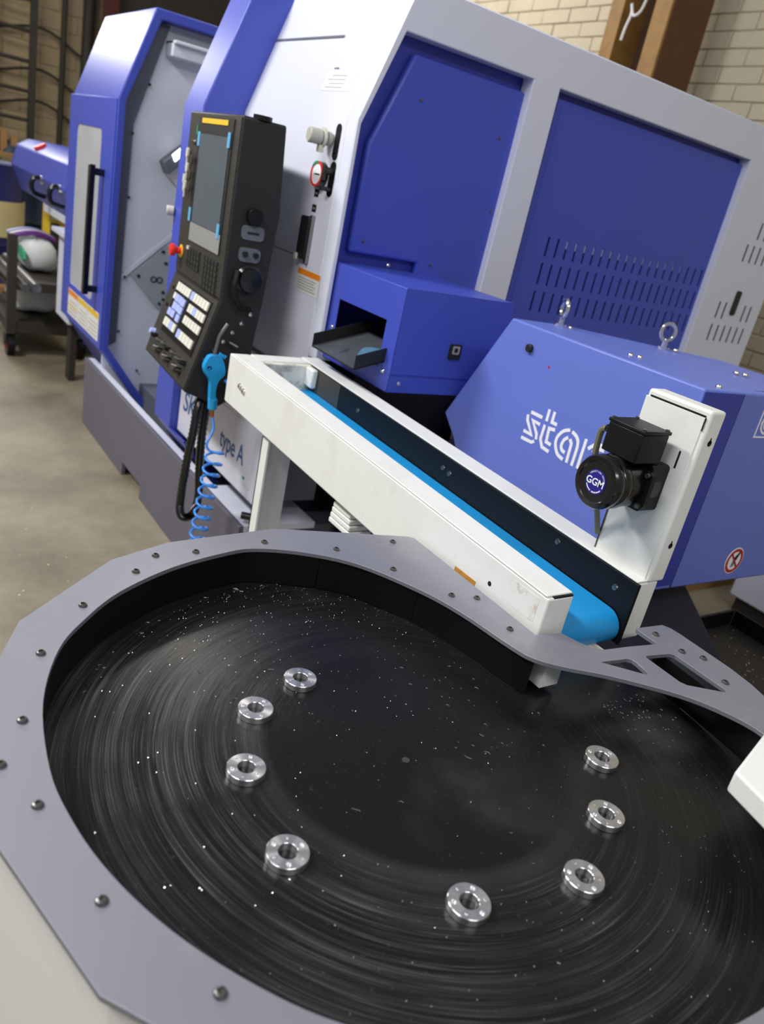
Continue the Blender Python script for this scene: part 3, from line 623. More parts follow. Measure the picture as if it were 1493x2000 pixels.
S('hand_symbol', MB().prism([(2.084, .882), (2.078, .884), (2.062, .868), (2.066, .855), (2.074, .858)], 'y', YN-.002, YN-.0012).prism([(2.062, .866), (2.066, .866), (2.060, .836), (2.057, .838)], 'y', YN-.002, YN-.0012).prism([(2.067, .862), (2.071, .862), (2.068, .838), (2.065, .838)], 'y', YN-.002, YN-.0012), 'print_black', ps)
S('red_bar', MB().prism([(2.043, .884), (2.039, .880), (2.089, .830), (2.093, .834)], 'y', YN-.0026, YN-.002), 'red_dark', ps)
fc = S('front_plug', MB().cyl((XS, 1.618, 1.283), (XS-.012, 1.618, 1.283), .012, 16), 'black_matte', hd, bev=.002)
S('plug_hole', MB().cyl((XS-.012, 1.618, 1.283), (XS-.0125, 1.618, 1.283), .003, 8), 'dark_void', fc)
S('paint_mark', MB().prism(circle(1.53, 1.253, .004, 8), 'x', XS-.0006, XS), 'red_dark', hd)
def eyebolt(x, y, z, rot):
    e = S('lifting_eye', MB().cyl((x, y, z-.004), (x, y, z+.006), .020, 16).cyl((x, y, z+.006), (x, y, z+.026), .010, 12), 'chrome', hd)
    ring = [(x+.022*math.sin(a)*math.cos(rot), y+.022*math.sin(a)*math.sin(rot), z+.05+.026*math.cos(a)) for a in [2*PI*i/20 for i in range(21)]]
    S('eye_ring', MB().tube(ring, .0068, 8), 'chrome', e)
eyebolt(1.815, 1.700, 1.345, 1.15); eyebolt(2.105, 1.530, 1.340, -.55)
for x_, y_ in ((1.85, 1.69), (2.13, 1.50), (1.735, 1.350), (1.755, 1.335), (1.73, 1.07), (2.08, 1.25), (2.10, 1.235)):
    S('cap_screw', MB().lathe([(.009, 0), (.009, .003), (.006, .008), (0, .009)], (x_, y_, 1.340), (0, 0, 1), 10), 'chrome', hd)
S('chute', MB().add([(1.66, 1.30, .80), (2.10, 1.30, .80), (2.20, 1.02, .50), (1.66, 1.02, .50), (1.66, 1.31, .80), (2.10, 1.31, .80), (2.21, 1.03, .50), (1.66, 1.03, .50)], [(0, 1, 2, 3), (4, 7, 6, 5), (0, 3, 7, 4), (1, 5, 6, 2), (0, 4, 5, 1), (3, 2, 6, 7)]), 'navy')
S('neck', MB().prism([(1.70, .76), (1.86, .93), (2.45, .36), (2.45, .12), (2.3, .12)], 'x', 1.66, 2.08), 'navy')
for x_, y_ in ((2.20, 1.40), (1.70, 1.45)): S('support_leg', MB().box(x_, x_+.06, y_, y_+.06, 0, .80), 'base_grey')

# ================================================================== CHIP BIN
cb = thing('chip_bin', (1.9, 1.0, 0), 'black steel chip bin filled with swarf under the conveyor head', 'bin')
build('bin_wall', MB().prism([(1.44, .40), (2.62, .40), (2.62, 1.25), (1.44, 1.25)], 'z', .02, .50, [[(1.45, .41), (2.61, .41), (2.61, 1.24), (1.45, 1.24)]]), 'black', cb, bev=.003)
build('bin_floor', MB().box(1.45, 2.61, .41, 1.24, .02, .44), 'bin_fill', cb)
sw_m = MB()
for i in range(500):
    x, y = random.uniform(1.9, 2.6), random.uniform(.45, 1.23); a = random.uniform(0, 6.28); l = random.uniform(.003, .010)
    sw_m.add([(x, y, .4405), (x+l*math.cos(a), y+l*math.sin(a), .444), (x+l*math.cos(a+.6), y+l*math.sin(a+.6), .4415)], [(0, 1, 2)])
so = build('swarf', sw_m, 'swarf_dark', smooth=0); tag(so, 'loose metal chips lying in the black bin', 'metal chips', kind='stuff')

# ================================================================== ROTARY TABLE
ZT, ZD = .93, .853
CX, CY = .695, .693
rt = thing('rotary_table', (CX, CY, 0), 'rotary part-collecting table with grey steel rim plate and black turning disc', 'rotary table')
def T(name, mb, m, parent=rt, **k): return build(name, mb, m, parent, **k)
outer = [(.072, .775), (.158, .445), (.40, .125), (.70, .045), (1.00, .09), (1.24, .24), (1.318, .42), (1.320, .515), (1.332, .551), (1.340, .60), (1.344, .72), (1.342, .742), (1.334, .757), (1.260, .763), (1.256, .758), (1.257, .712), (1.252, .708), (1.18, .718), (1.120, .724), (1.100, .736), (1.088, .760), (1.077, .792),
         (1.018, .800), (1.020, 1.195), (1.008, 1.205), (.722, 1.284), (.490, 1.257), (.372, 1.208), (.198, 1.047)]
hole = catmull([(.176, .732), (.181, .648), (.199, .566), (.233, .481), (.283, .399), (.339, .334), (.43, .262), (.55, .205), (.70, .168), (.85, .175), (1.00, .225), (1.12, .31), (1.19, .40), (1.208, .455),
    (1.193, .512), (1.152, .576), (1.068, .653), (.994, .705), (.958, .739), (.943, .783), (.922, .904), (.890, .996), (.824, 1.107), (.740, 1.172), (.646, 1.206), (.574, 1.198), (.463, 1.161), (.357, 1.099), (.288, 1.033), (.235, .963), (.193, .854)], 5)
tri = [(1.080, .695), (1.144, .6885), (1.151, .682), (1.152, .672), (1.146, .642), (1.138, .640)]
quad = [(1.188, .680), (1.193, .684), (1.252, .675), (1.259, .668), (1.259, .560), (1.252, .552), (1.193, .592), (1.187, .604)]
pl = T('top_plate', MB().prism(outer, 'z', ZT-.008, ZT, [hole, tri, quad]), 'plate', bev=.0012, seg=2, smooth=30)
scr = None
for x_, y_ in [(.128, .753), (.163, .823), (.21, .958), (.292, 1.069), (.400, 1.158), (.450, 1.208), (.526, 1.21), (.673, 1.227), (.808, 1.174), (.955, 1.185), (.883, 1.075), (.943, .959), (.990, .938), (.979, .828),
               (.153, .679), (.183, .536), (.251, .404), (1.282, .733), (1.284, .672), (1.310, .642), (1.279, .573), (.34, .25), (.62, .11), (1.22, .33)]:
    if scr is None: scr = build('button_screw', screw_mesh(.0068, .0048), 'bolt', pl, local=True)
    else: scr = copy_part(scr, pl, (0, 0, 0))
    scr.location = (x_-CX, y_-CY, ZT); scr.rotation_euler = (0, 0, random.uniform(0, 1))
# disc (origin on the turning axis so that the wear rings follow it)
dm = MB().lathe([(0, .0), (.20, 0), (.40, 0), (.555, 0), (.555, -.02), (0, -.02)], (0, 0, 0), (0, 0, 1), 96)
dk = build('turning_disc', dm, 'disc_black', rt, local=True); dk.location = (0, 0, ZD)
T('hub_plug', MB().cyl((.657, .67, ZD), (.657, .67, ZD+.0015), .006, 12), 'bolt', dk).location = (0, 0, -ZD)
# inner guard wall, in sheets
path = [(.962, .741), (.947, .783), (.926, .905), (.894, .998)]
path2 = [(.8935, .9988), (.828, 1.110), (.766, 1.1595)]
path3 = [(.7645, 1.1603), (.646, 1.209), (.574, 1.201), (.463, 1.164), (.357, 1.102), (.286, 1.035), (.233, .964), (.191, .855), (.174, .733), (.179, .648), (.197, .565), (.231, .480), (.281, .397), (.337, .331), (.43, .258), (.55, .202), (.70, .165), (.86, .172), (1.01, .225), (1.12, .30), (1.20, .40), (1.225, .48), (1.240, .60), (1.246, .70)]
for pth in (path, path2, path3):
    c = catmull(pth, 6, False); n = len(c); mb = MB(); inn = []; out = []
    for i in range(n):
        t = (Vector(c[min(i+1, n-1)])-Vector(c[max(i-1, 0)])).normalized(); nn = Vector((t.y, -t.x))*.003
        inn.append(c[i]); out.append(tuple(Vector(c[i])+nn))
    vs = [(p[0], p[1], z) for p, q in zip(inn, out) for p, z in ((p, ZD+.002), (p, ZT-.0085), (q, ZT-.0085), (q, ZD+.002))]
    fs = [(4*i+k, 4*i+(k+1) % 4, 4*i+4+(k+1) % 4, 4*i+4+k) for i in range(n-1) for k in range(4)]+[(0, 1, 2, 3), (4*n-4, 4*n-3, 4*n-2, 4*n-1)]
    T('guard_sheet', mb.add(vs, fs), 'black', smooth=50)
# cabinet sides
n = len(outer); inset = []
cen = Vector((CX, CY))
big = [(.072, .775), (.158, .445), (.40, .125), (.70, .045), (1.00, .09), (1.24, .24), (1.318, .42), (1.335, .70), (1.10, .80), (1.00, .82), (1.00, 1.19), (.722, 1.284), (.490, 1.257), (.372, 1.208), (.198, 1.047)]
big = [tuple(Vector(p)+(cen-Vector(p)).normalized()*.012) for p in big]
for i in range(len(big)):
    p, q = Vector(big[i]), Vector(big[(i+1) % len(big)]); nn = Vector((-(q-p).y, (q-p).x)).normalized()*-.012
    zt_ = ZT-.009 if i not in (7, 8, 9) else .80
    mb = MB().add([(a.x, a.y, z) for z in (.04, zt_) for a in (p, q, q-nn, p-nn)], [(0, 1, 2, 3), (4, 7, 6, 5), (0, 4, 5, 1), (1, 5, 6, 2), (2, 6, 7, 3), (3, 7, 4, 0)])
    T('cabinet_side', mb, 'cream')
T('foot_block', MB().cyl((.35, .45, 0), (.35, .45, .05), .03, 12).cyl((.35, .95, 0), (.35, .95, .05), .03, 12).cyl((1.0, .3, 0), (1.0, .3, .05), .03, 12).cyl((.9, 1.1, 0), (.9, 1.1, .05), .03, 12), 'black')
T('drive_column', MB().cyl((CX, CY, .05), (CX, CY, ZD-.02), .09, 20), 'grey_dark')
T('support_bracket', MB().box(.990, 1.035, .735, .79, ZD+.012, ZT-.009), 'cream')

# ================================================================== BELT CONVEYOR
cv = thing('belt_conveyor', (1.2, 1.55, 0), 'white framed belt conveyor with blue belt feeding the rotary table', 'conveyor')
Y0, Y1 = .805, 2.300
def inc(x, y, z): return (x, y, z+.0277*(y-Y0))
def V(name, mb, m, parent=cv, **k): return build(name, mb, m, parent, **k)
nr = V('side_rail', MB().prism([(Y0, .859), (1.16, .859), (1.24, .842), (Y1, .842), (Y1, .999), (Y0, .999)], 'x', 1.030, 1.097).map(inc), 'cream', bev=.004, seg=3)
V('rail_lid', MB().box(1.030, 1.0975, Y0+.006, 2.262, .999, 1.0035).map(inc), 'cream', nr, bev=.0018)
V('lid_gap', MB().box(1.045, 1.095, Y0+.001, Y0+.006, .996, 1.001).map(inc), 'dark_void', nr)
for y_, z_ in ((2.193, .925), (2.163, .918)): V('rail_bolt', MB().lathe([(.010, 0), (.010, .0015), (.0075, .002), (.0075, .006), (.004, .008), (0, .008)], inc(1.030, y_, z_), (-1, 0, 0), 12), 'chrome', nr)
for y_, z_ in ((.844, .945), (.954, .945)): V('rail_hole', MB().cyl(inc(1.0296, y_, z_), inc(1.031, y_, z_), .0052, 10), 'dark_void', nr)
V('tape_patch', MB().box(1.0292, 1.030, .991, 1.059, .920, .933), 'tape', nr)
V('rust_stain', MB().box(1.0295, 1.030, .825, .895, .940, .990), 'rust_patch', nr)
fr_ = V('side_rail', MB().box(1.292, 1.352, Y0+.005, Y1, .866, .999).map(inc), 'cream', bev=.004, seg=3)
V('rail_lid', MB().box(1.287, 1.352, Y0+.006, Y1, .999, 1.0035).map(inc), 'cream', fr_, bev=.0015)
V('rail_edge', MB().box(1.2875, 1.2905, Y0-.001, Y0+.004, .866, .999), 'dark_void', fr_)
gp = V('guard_plate', MB().box(1.2845, 1.2915, Y0, 2.225, .859, .9985).map(inc), 'black', bev=.001)
for y_, z_ in ((.855, .965), (.845, .900), (1.03, .977), (1.43, .962), (1.46, .965), (1.9, .96)): V('guard_screw', MB().lathe([(.0075, 0), (.006, .003), (0, .0035)], inc(1.2845, y_, z_), (-1, 0, 0), 12), 'bolt', gp)
V('guard_plate', MB().box(1.2838, 1.2845, 2.02, 2.225, .855, .998).map(inc), 'stainless_dark')
R_ = .037; yc0, yc1, zc = .848, 2.19, .886
bp_ = [(yc0+R_*math.cos(a), zc+R_*math.sin(a)) for a in [PI/2+PI*i/12 for i in range(13)]]+[(yc1+R_*math.cos(a), zc+R_*math.sin(a)) for a in [-PI/2+PI*i/12 for i in range(13)]]
bl = V('belt', MB().prism(bp_, 'x', 1.103, 1.281).map(inc), 'belt')
V('under_tray', MB().box(1.10, 1.285, .86, 2.2, .857, .861).map(inc), 'dark_void')
V('scrap_label', MB().box(1.150, 1.235, .795, .835, .8585, .8615), 'cream_dirty')
V('end_plate', MB().box(1.097, 1.290, 2.215, 2.235, .88, .997).map(inc), 'cream_dirty', bev=.003)
V('end_stub', MB().box(1.262, 1.284, 2.165, 2.216, .935, .998).map(inc), 'cream', bev=.006)
V('end_lid', MB().box(1.098, 1.291, 2.236, Y1-.002, .90, 1.0015).map(inc), 'cream', bev=.004)
for x_, yl in ((1.048, 0), (1.24, -.68)):
    l_ = V('leg', MB().box(x_, x_+.006, 1.985+yl, 2.030+yl, .0, .86).box(x_, x_+.105, 2.024+yl, 2.030+yl, .0, .86), 'cream')
    V('leg_foot', MB().box(x_-.02, x_+.12, 1.96+yl, 2.06+yl, 0, .012), 'steel', l_)
    V('leg_bracket', MB().box(x_+.012, x_+.10, 2.010+yl, 2.024+yl, .44, .53), 'cream_dirty', l_); V('bracket_bolt', MB().cyl((x_+.045, 2.010+yl, .49), (x_+.045, 1.998+yl, .49), .010, 8), 'stainless_dark', l_)
# white ribbed cable carrier under the rail
for i in range(4): V('ribbed_cover', MB().box(1.05, 1.12, 1.485+.003*i, 1.590-.003*i, .783+i*.016, .797+i*.016), 'cream', bev=.003)
# tower with motor
tw = V('tower', MB().box(1.315, 1.362, .806, .955, 1.000, 1.360), 'cream', bev=.006, seg=3)
V('tower_cover', MB().box(1.3125, 1.315, .816, .955, 1.003, 1.345), 'cream', tw, bev=.001)
V('cover_gap', MB().box(1.3125, 1.3165, .816, .945, 1.3452, 1.3485).box(1.3122, 1.3126, .812, .815, 1.32, 1.345), 'dark_void', tw)
V('cover_slot', MB().box(1.3118, 1.3126, .838, .842, 1.235, 1.270), 'dark_void', tw)
V('cover_edge', MB().box(1.3105, 1.313, .9525, .955, 1.003, 1.10), 'stainless_dark', tw)
for z_ in (1.298, 1.082):
    V('keyhole', MB().prism(circle(1.340, z_, .006, 12), 'y', .8052, .8065).prism([(1.3375, z_), (1.3425, z_), (1.341, z_+.011), (1.339, z_+.011)], 'y', .8052, .8065), 'black', tw)
for z_ in (1.325, 1.18): V('side_bolt', MB().cyl((1.362, .85, z_), (1.369, .85, z_), .006, 8), 'chrome', tw)
mt = V('motor', MB().cyl((1.262, .897, 1.190), (1.206, .928, 1.181), .0475, 32), 'black_gloss')
mo_o = Vector((1.206, .928, 1.181)); ax = Vector((-1, 0, 0))
def mcyl(x0, x1, r, r2=None): return MB().cyl((x0, .895, 1.187), (x1, .895, 1.187), r, 36, r2)
bpy.data.objects.remove(mt, do_unlink=True)
mt = V('motor', mcyl(1.300, 1.205, .0500), 'black_gloss')
V('fan_cover', MB().lathe([(.0515, 0), (.0530, .004), (.0530, .020), (.0512, .023), (.0530, .026), (.0530, .040), (.049, .046), (.041, .0465), (.039, .0445), (0, .0445)], (1.213, .895, 1.187), (-1, 0, 0), 40), 'black_gloss', mt)
V('gearbox', MB().prism(rrect(.848, .942, 1.140, 1.236, .008), 'x', 1.262, 1.3125), 'black', mt, bev=.002)
V('gear_flange', MB().prism(rrect(.835, .955, 1.150, 1.225, .01), 'x', 1.250, 1.262), 'black', mt, bev=.002)
for y_, z_ in ((.845, 1.218), (.845, 1.156), (.945, 1.156)): V('flange_bolt', MB().cyl((1.250, y_, z_), (1.243, y_, z_), .005, 8), 'bolt', mt)
jb = V('junction_box', MB().box(1.205, 1.283, .853, .937, 1.238, 1.296), 'black', mt, bev=.003)
V('box_lid', MB().box(1.203, 1.285, .851, .939, 1.2955, 1.303), 'black', jb, bev=.002)
for x_, y_ in ((1.210, .858), (1.210, .932), (1.278, .858), (1.278, .932)): V('lid_screw', MB().cyl((x_, y_, 1.302), (x_, y_, 1.306), .0042, 8), 'bolt', jb)
V('gland', MB().cyl((1.222, .937, 1.276), (1.222, .950, 1.276), .008, 10), 'black_gloss', jb)
V('motor_cable', MB().tube(catmull([(1.222, .948, 1.276), (1.224, .962, 1.268), (1.228, .966, 1.24), (1.235, .966, 1.20), (1.25, .962, 1.15), (1.275, .958, 1.11), (1.308, .957, 1.04)], 6, False), .0062, 8), 'cable')
bd = V('badge', MB().cyl((1.1685, .895, 1.187), (1.1675, .895, 1.187), .0245, 32), 'print_blue', mt); bd.data.materials[0] = mat('badge_blue', (30, 24, 130), .4)
text('badge_writing', 'GGM', .0195, 'print_white', bd, (1.1672, .8955, 1.1805), FRONT, 'CENTER', ext=.0002, offset=.0003)
def arc_text(s, r, a0, a1, size, flip=False):
    for i, ch in enumerate(s):
        if ch == ' ': continue
        a = math.radians(a0+(a1-a0)*i/(len(s)-1)); yy = .895-r*math.cos(a); zz = 1.187+r*math.sin(a)
        rl = a-PI/2 if not flip else a+PI/2
        o = text('badge_writing', ch, size, 'print_white', bd, (1.1672, yy, zz), (0, 0, 0), 'CENTER', ext=.0001)
        o.rotation_euler = (Matrix.Rotation(-PI/2, 3, 'Z') @ Matrix.Rotation(PI/2, 3, 'X') @ Matrix.Rotation(rl, 3, 'Z')).to_euler()
arc_text('INDUCTION MOTOR', .0188, 145, 15, .0047)
for k in range(15):
    a = math.radians(-150+k*8); yy = .895-.0205*math.cos(a); zz = 1.187+.0205*math.sin(a)
    if k != 6: V('badge_mark', MB().box(1.1670, 1.1676, yy-.0009, yy+.0009, zz-.0014, zz+.0014), 'print_white', bd)

# ================================================================== FLANGES on the disc
def flange_mesh():
    mb = MB(); ro, ri, h = .0268, .0122, .0108; NN = 48
    top = circle(0, 0, ro-.0008, NN); holes = [circle(0, 0, ri+.0006, 32)]
    hl = []
    for k in range(6):
        a = k*PI/3; r = .0036 if k % 2 == 0 else .0022; hl.append((.0200*math.cos(a), .0200*math.sin(a), r))
    holes += [circle(x, y, r, 12) for x, y, r in hl]
    loops = [top]+holes; tri_ = tessellate_polygon([[Vector((p[0], p[1], 0)) for p in l] for l in loops])
    flat = [p for l in loops for p in l]; mb.add([(p[0], p[1], h) for p in flat], tri_)
    def ringstrip(l0, z0, l1, z1):
        n_ = len(l0); mb.add([(p[0], p[1], z0) for p in l0]+[(p[0], p[1], z1) for p in l1], [(i, (i+1) % n_, (i+1) % n_+n_, i+n_) for i in range(n_)])
    ringstrip(top, h, circle(0, 0, ro, NN), h-.0008); ringstrip(circle(0, 0, ro, NN), h-.0008, circle(0, 0, ro, NN), .0006); ringstrip(circle(0, 0, ro, NN), .0006, circle(0, 0, ro-.0006, NN), 0)
    ringstrip(holes[0], h, circle(0, 0, ri, 32), h-.0006); ringstrip(circle(0, 0, ri, 32), h-.0006, circle(0, 0, ri, 32), 0)
    for (x, y, r), l in zip(hl, holes[1:]):
        ringstrip(l, h, circle(x, y, r*.9, 12), h-.0035); mb.add([(x+r*.9*math.cos(2*PI*i/12), y+r*.9*math.sin(2*PI*i/12), h-.0035) for i in range(12)], [tuple(range(12))])
    return mb
FL = [(.591, .886, .2, 'turned steel flange ring farthest back on the disc, nearest the conveyor'), (.490, .837, .5, 'turned steel flange ring second from the back on the left arc'),
      (.426, .725, .9, 'turned steel flange ring third along the left arc, farthest left'), (.415, .576, .1, 'turned steel flange ring at lower left of the arc, by the scratches'),
      (.583, .430, .7, 'turned steel flange ring nearest the viewer at the bottom of the arc'), (.752, .400, .35, 'turned steel flange ring at lower right, next to the nearest one'),
      (.871, .468, .8, 'turned steel flange ring in the middle of the right-hand three'), (.964, .560, .05, 'turned steel flange ring at upper right below the truss-like rim cut-outs')]
f0 = None
for x_, y_, a_, lb in FL:
    if f0 is None: f0 = build('flange_ring', flange_mesh(), 'turned', smooth=30); o = f0
    else: o = f0.copy(); COL.objects.link(o)
    o.location = (x_, y_, ZD+.0002); o.rotation_euler = (0, 0, a_); tag(o, lb, 'flange', 'turned flange rings on the black disc')

# ================================================================== SWARF on the disc and plate
sm = MB()
def curl(x, y, z, s, w_):
    a = random.uniform(0, 6.28); k = random.uniform(-2.5, 2.5); n_ = 5; pts = []
    px, py = x, y
    for i in range(n_):
        pts.append((px, py)); px += s/n_*math.cos(a); py += s/n_*math.sin(a); a += k/n_*1.6
    vs = []; fs = []
    for i, p in enumerate(pts):
        h = z+abs(math.sin(i*1.3))*w_*.8; vs += [(p[0], p[1], h), (p[0]+w_*.4, p[1]+w_*.4, h+w_)]
    for i in range(n_-1): fs.append((2*i, 2*i+1, 2*i+3, 2*i+2))
    sm.add(vs, fs)
def inside(x, y): 
    r = math.hypot(x-CX, y-CY); return r < .50 and not (x > .90 and y > .72+(x-.95)*-.3)
for i in range(1000):
    if i < 560: a = random.uniform(.75, 2.25); r = .512-abs(random.gauss(0, .012 if i % 2 else .12)); x, y = CX+r*math.cos(a), CY+r*math.sin(a)
    else: x, y = random.uniform(.2, 1.2), random.uniform(.2, 1.2)
    if not inside(x, y): continue
    s = random.choice((.0007, .0009, .0012, .0017)); sm.add([(x, y, ZD+.0003), (x+s, y+s*.3, ZD+.0008+s*.3), (x+s*.3, y+s, ZD+.0004+s*.5)], [(0, 1, 2)])
for i in range(70):
    x, y = (random.uniform(.75, 1.0), random.uniform(.62, .95)) if i < 34 else (CX+random.uniform(-.45, .5), CY+random.uniform(-.4, .45))
    if inside(x, y): curl(x, y, ZD+.0004, random.uniform(.006, .018), .0009)
for i in range(26):
    a = random.uniform(1.0, 2.6); curl(CX+.50*math.cos(a), CY+.50*math.sin(a), ZD+.0004, random.uniform(.008, .02), .0014)
for i in range(70): x, y = 1.15+random.gauss(0, .035), .62+random.gauss(0, .035); curl(x, y, ZD+.0004, .006, .001)
so = build('swarf', sm, 'swarf', smooth=0); tag(so, 'tiny bright metal chips scattered over the black turning disc', 'metal chips', kind='stuff')
sm = MB()
for i in range(140):
    x, y = random.uniform(.70, 1.0), random.uniform(.9, 1.26)
    if math.hypot(x-CX, y-CY) < .535 or x > 1.0 or math.hypot(x-CX, y-CY) > .575: continue
    s = random.choice((.0015, .0022)); sm.add([(x, y, ZT+.0003), (x+s, y+s*.3, ZT+.0010), (x+s*.3, y+s, ZT+.0008)], [(0, 1, 2)])
so = build('swarf', sm, 'swarf', smooth=0); tag(so, 'fine metal dust on the grey rim plate near the conveyor', 'metal chips', kind='stuff')
sm = MB()
for i in range(150):
    x, y = random.uniform(-.2, .75), random.uniform(1.6, 4.4)
    s = random.choice((.004, .006, .009)); sm.add([(x, y, .0006), (x+s, y+s*.3, .003), (x+s*.3, y+s, .002)], [(0, 1, 2)])
so = build('swarf', sm, 'drum_cream', smooth=0); tag(so, 'pale specks of debris on the concrete floor behind the table', 'debris', kind='stuff')

# white guide arm reaching in from the right
gm = thing('guide_arm', (1.10, .33, ZT), 'white painted steel guide arm reaching over the disc from the right', 'guide')
build('arm_block', MB().add([(.978, .378, .95), (1.20, .440, .95), (1.20, .25, .95), (.955, .285, .95), (.978, .378, .985), (1.20, .440, .985), (1.20, .25, .985), (.955, .285, .985)], [(0, 1, 2, 3), (4, 7, 6, 5), (0, 4, 5, 1), (1, 5, 6, 2), (2, 6, 7, 3), (3, 7, 4, 0)]), 'cream', gm, bev=.004, seg=3)
build('arm_post', MB().box(1.215, 1.235, .27, .33, ZT+.0004, .985).box(1.201, 1.235, .27, .40, .951, .983), 'cream', gm)

# ================================================================== BACKGROUND, LEFT
bf = thing('bar_feeder', (1.5, 6.5, 0), 'long blue faceted bar feeder housing with black handles behind the lathe', 'bar feeder')
fp = [(1.235, 1.21), (1.27, 1.36), (1.36, 1.42), (1.62, 1.42), (1.70, 1.25), (1.66, 1.10), (1.32, 1.02)]
hb = build('housing', MB().prism(fp, 'y', 5.55, 7.45), 'blue', bf, bev=.012)
build('end_cap', MB().prism(fp, 'y', 7.45, 7.48), 'blue_dark', bf)
build('red_button', MB().cyl((1.315, 6.75, 1.389), (1.303, 6.75, 1.409), .045, 14), 'red', hb)
build('badge', MB().box(1.265, 1.275, 6.1, 6.2, 1.29, 1.32), 'drum_cream', hb)
for y_ in (6.30, 5.72):
    h_ = build('handle', MB().tube(catmull([(1.255, y_, 1.20), (1.20, y_, 1.21), (1.175, y_, 1.17), (1.19, y_, 1.11), (1.27, y_, 1.09)], 4, False), .016, 8), 'black_gloss', hb)
    build('handle_foot', MB().cyl((1.25, y_, 1.20), (1.228, y_, 1.20), .026, 10), 'chrome', h_)
build('feeder_stand', MB().box(1.57, 1.68, 5.8, 5.95, 0, 1.05), 'grey_dark', bf); build('feeder_stand', MB().box(1.57, 1.68, 6.2, 6.35, 0, 1.05), 'grey_dark', bf)
build('feeder_tray', MB().box(1.32, 1.66, 5.5, 6.6, .97, 1.02), 'grey_in', bf)
eb = thing('electrical_box', (1.40, 5.60, 0), 'pale grey terminal box between the lathe door and the parts cart', 'electrical box')
build('box_body', MB().box(1.245, 1.315, 5.36, 5.72, .40, .94), 'white', eb, bev=.01); build('box_flap', MB().box(1.20, 1.315, 5.34, 5.74, .94, .965), 'white', eb)
build('box_post', MB().box(1.29, 1.33, 5.45, 5.55, 0, .40), 'iron', eb)
# parts cart
ct = thing('parts_cart', (1.22, 6.6, 0), 'rusty dark steel parts cart on casters beside the lathe', 'cart')
def K(name, mb, m, parent=ct, **k): return build(name, mb, m, parent, **k)
for x_, y_ in ((1.02, 6.05), (1.50, 6.05), (1.02, 7.05), (1.50, 7.05)):
    K('post', MB().box(x_-.03, x_+.03, y_-.03, y_+.03, .16, .84), 'iron')
    cs = K('caster_wheel', MB().cyl((x_-.025, y_, .075), (x_+.025, y_, .075), .075, 18), 'black')
    K('caster_fork', MB().box(x_-.04, x_-.03, y_-.03, y_+.03, .07, .16).box(x_+.03, x_+.04, y_-.03, y_+.03, .07, .16), 'iron', cs); K('caster_hub', MB().cyl((x_-.03, y_, .075), (x_+.03, y_, .075), .03, 10), 'red_dark', cs)
for z_ in (.20, .50):
    for y_ in (6.05, 7.05): K('cross_bar', MB().box(1.02, 1.50, y_-.025, y_+.025, z_-.03, z_+.03), 'iron')
    for x_ in (1.02, 1.50): K('long_bar', MB().box(x_-.02, x_+.02, 6.05, 7.05, z_-.03, z_+.03), 'iron')
K('deck', MB().box(1.0, 1.52, 6.03, 7.07, .23, .24), 'iron'); K('deck', MB().box(1.0, 1.52, 6.03, 7.07, .50, .51), 'iron')
for x_, z_, r_, lb in ((1.06, .537, .026, 'thick grey steel bar lying on the cart, nearer the viewer'), (1.125, .543, .032, 'thick grey steel bar lying on the cart, closer to the lathe')):
    solo('steel_bar', MB().cyl((x_, 5.75, z_), (x_, 6.95, z_), r_, 16), 'steel', (x_, 6.3, z_-r_), lb, 'steel bar', 'bars on the cart')
def sack(loc, sx, sy, sz, m, label, cat):
    mb = MB(); nu, nv = 16, 9; vs = []; fs = []
    for j in range(nv):
        ph = -PI/2+PI*j/(nv-1)
        for i in range(nu):
            th = 2*PI*i/nu; c = math.copysign(abs(math.cos(ph))**.55, 1); d = lambda v: math.copysign(abs(v)**.6, v)
            vs.append((loc[0]+sx*c*d(math.cos(th))*(1+.07*math.sin(3*th+j)), loc[1]+sy*c*d(math.sin(th)), loc[2]+sz+sz*d(math.sin(ph))*(1+.06*math.sin(5*th))))
    for j in range(nv-1):
        for i in range(nu): fs.append((j*nu+i, j*nu+(i+1) % nu, (j+1)*nu+(i+1) % nu, (j+1)*nu+i))
    root = thing('sack', loc, label, cat); build('sack_body', MB().add(vs, fs), m, root, smooth=80); return root
bg = sack((1.31, 6.75, .512), .13, .24, .115, 'bag', 'white plastic sack with green print on top of the cart', 'sack')
build('green_print', MB().prism([(6.45, .62), (6.52, .60), (6.64, .61), (6.74, .65), (6.66, .69), (6.5, .67)], 'x', 1.166, 1.184), 'bag_print', bg)
sack((1.24, 6.55, .242), .17, .24, .12, 'bag', 'white plastic sack on the lower deck of the cart', 'sack')
rg = thing('folded_rag', (1.28, 6.9, .745), 'purple and white striped rag lying over the sack on the cart', 'rag')
for i, m_ in enumerate(('purple', 'label_white', 'drum_navy', 'key_blue')):
    build('rag_stripe', MB().tube(catmull([(1.12, 6.70+.055*i, .742), (1.22, 6.70+.055*i, .776), (1.32, 6.72+.055*i, .780), (1.44, 6.76+.055*i, .742)], 4, False), .020, 8), m_, rg)
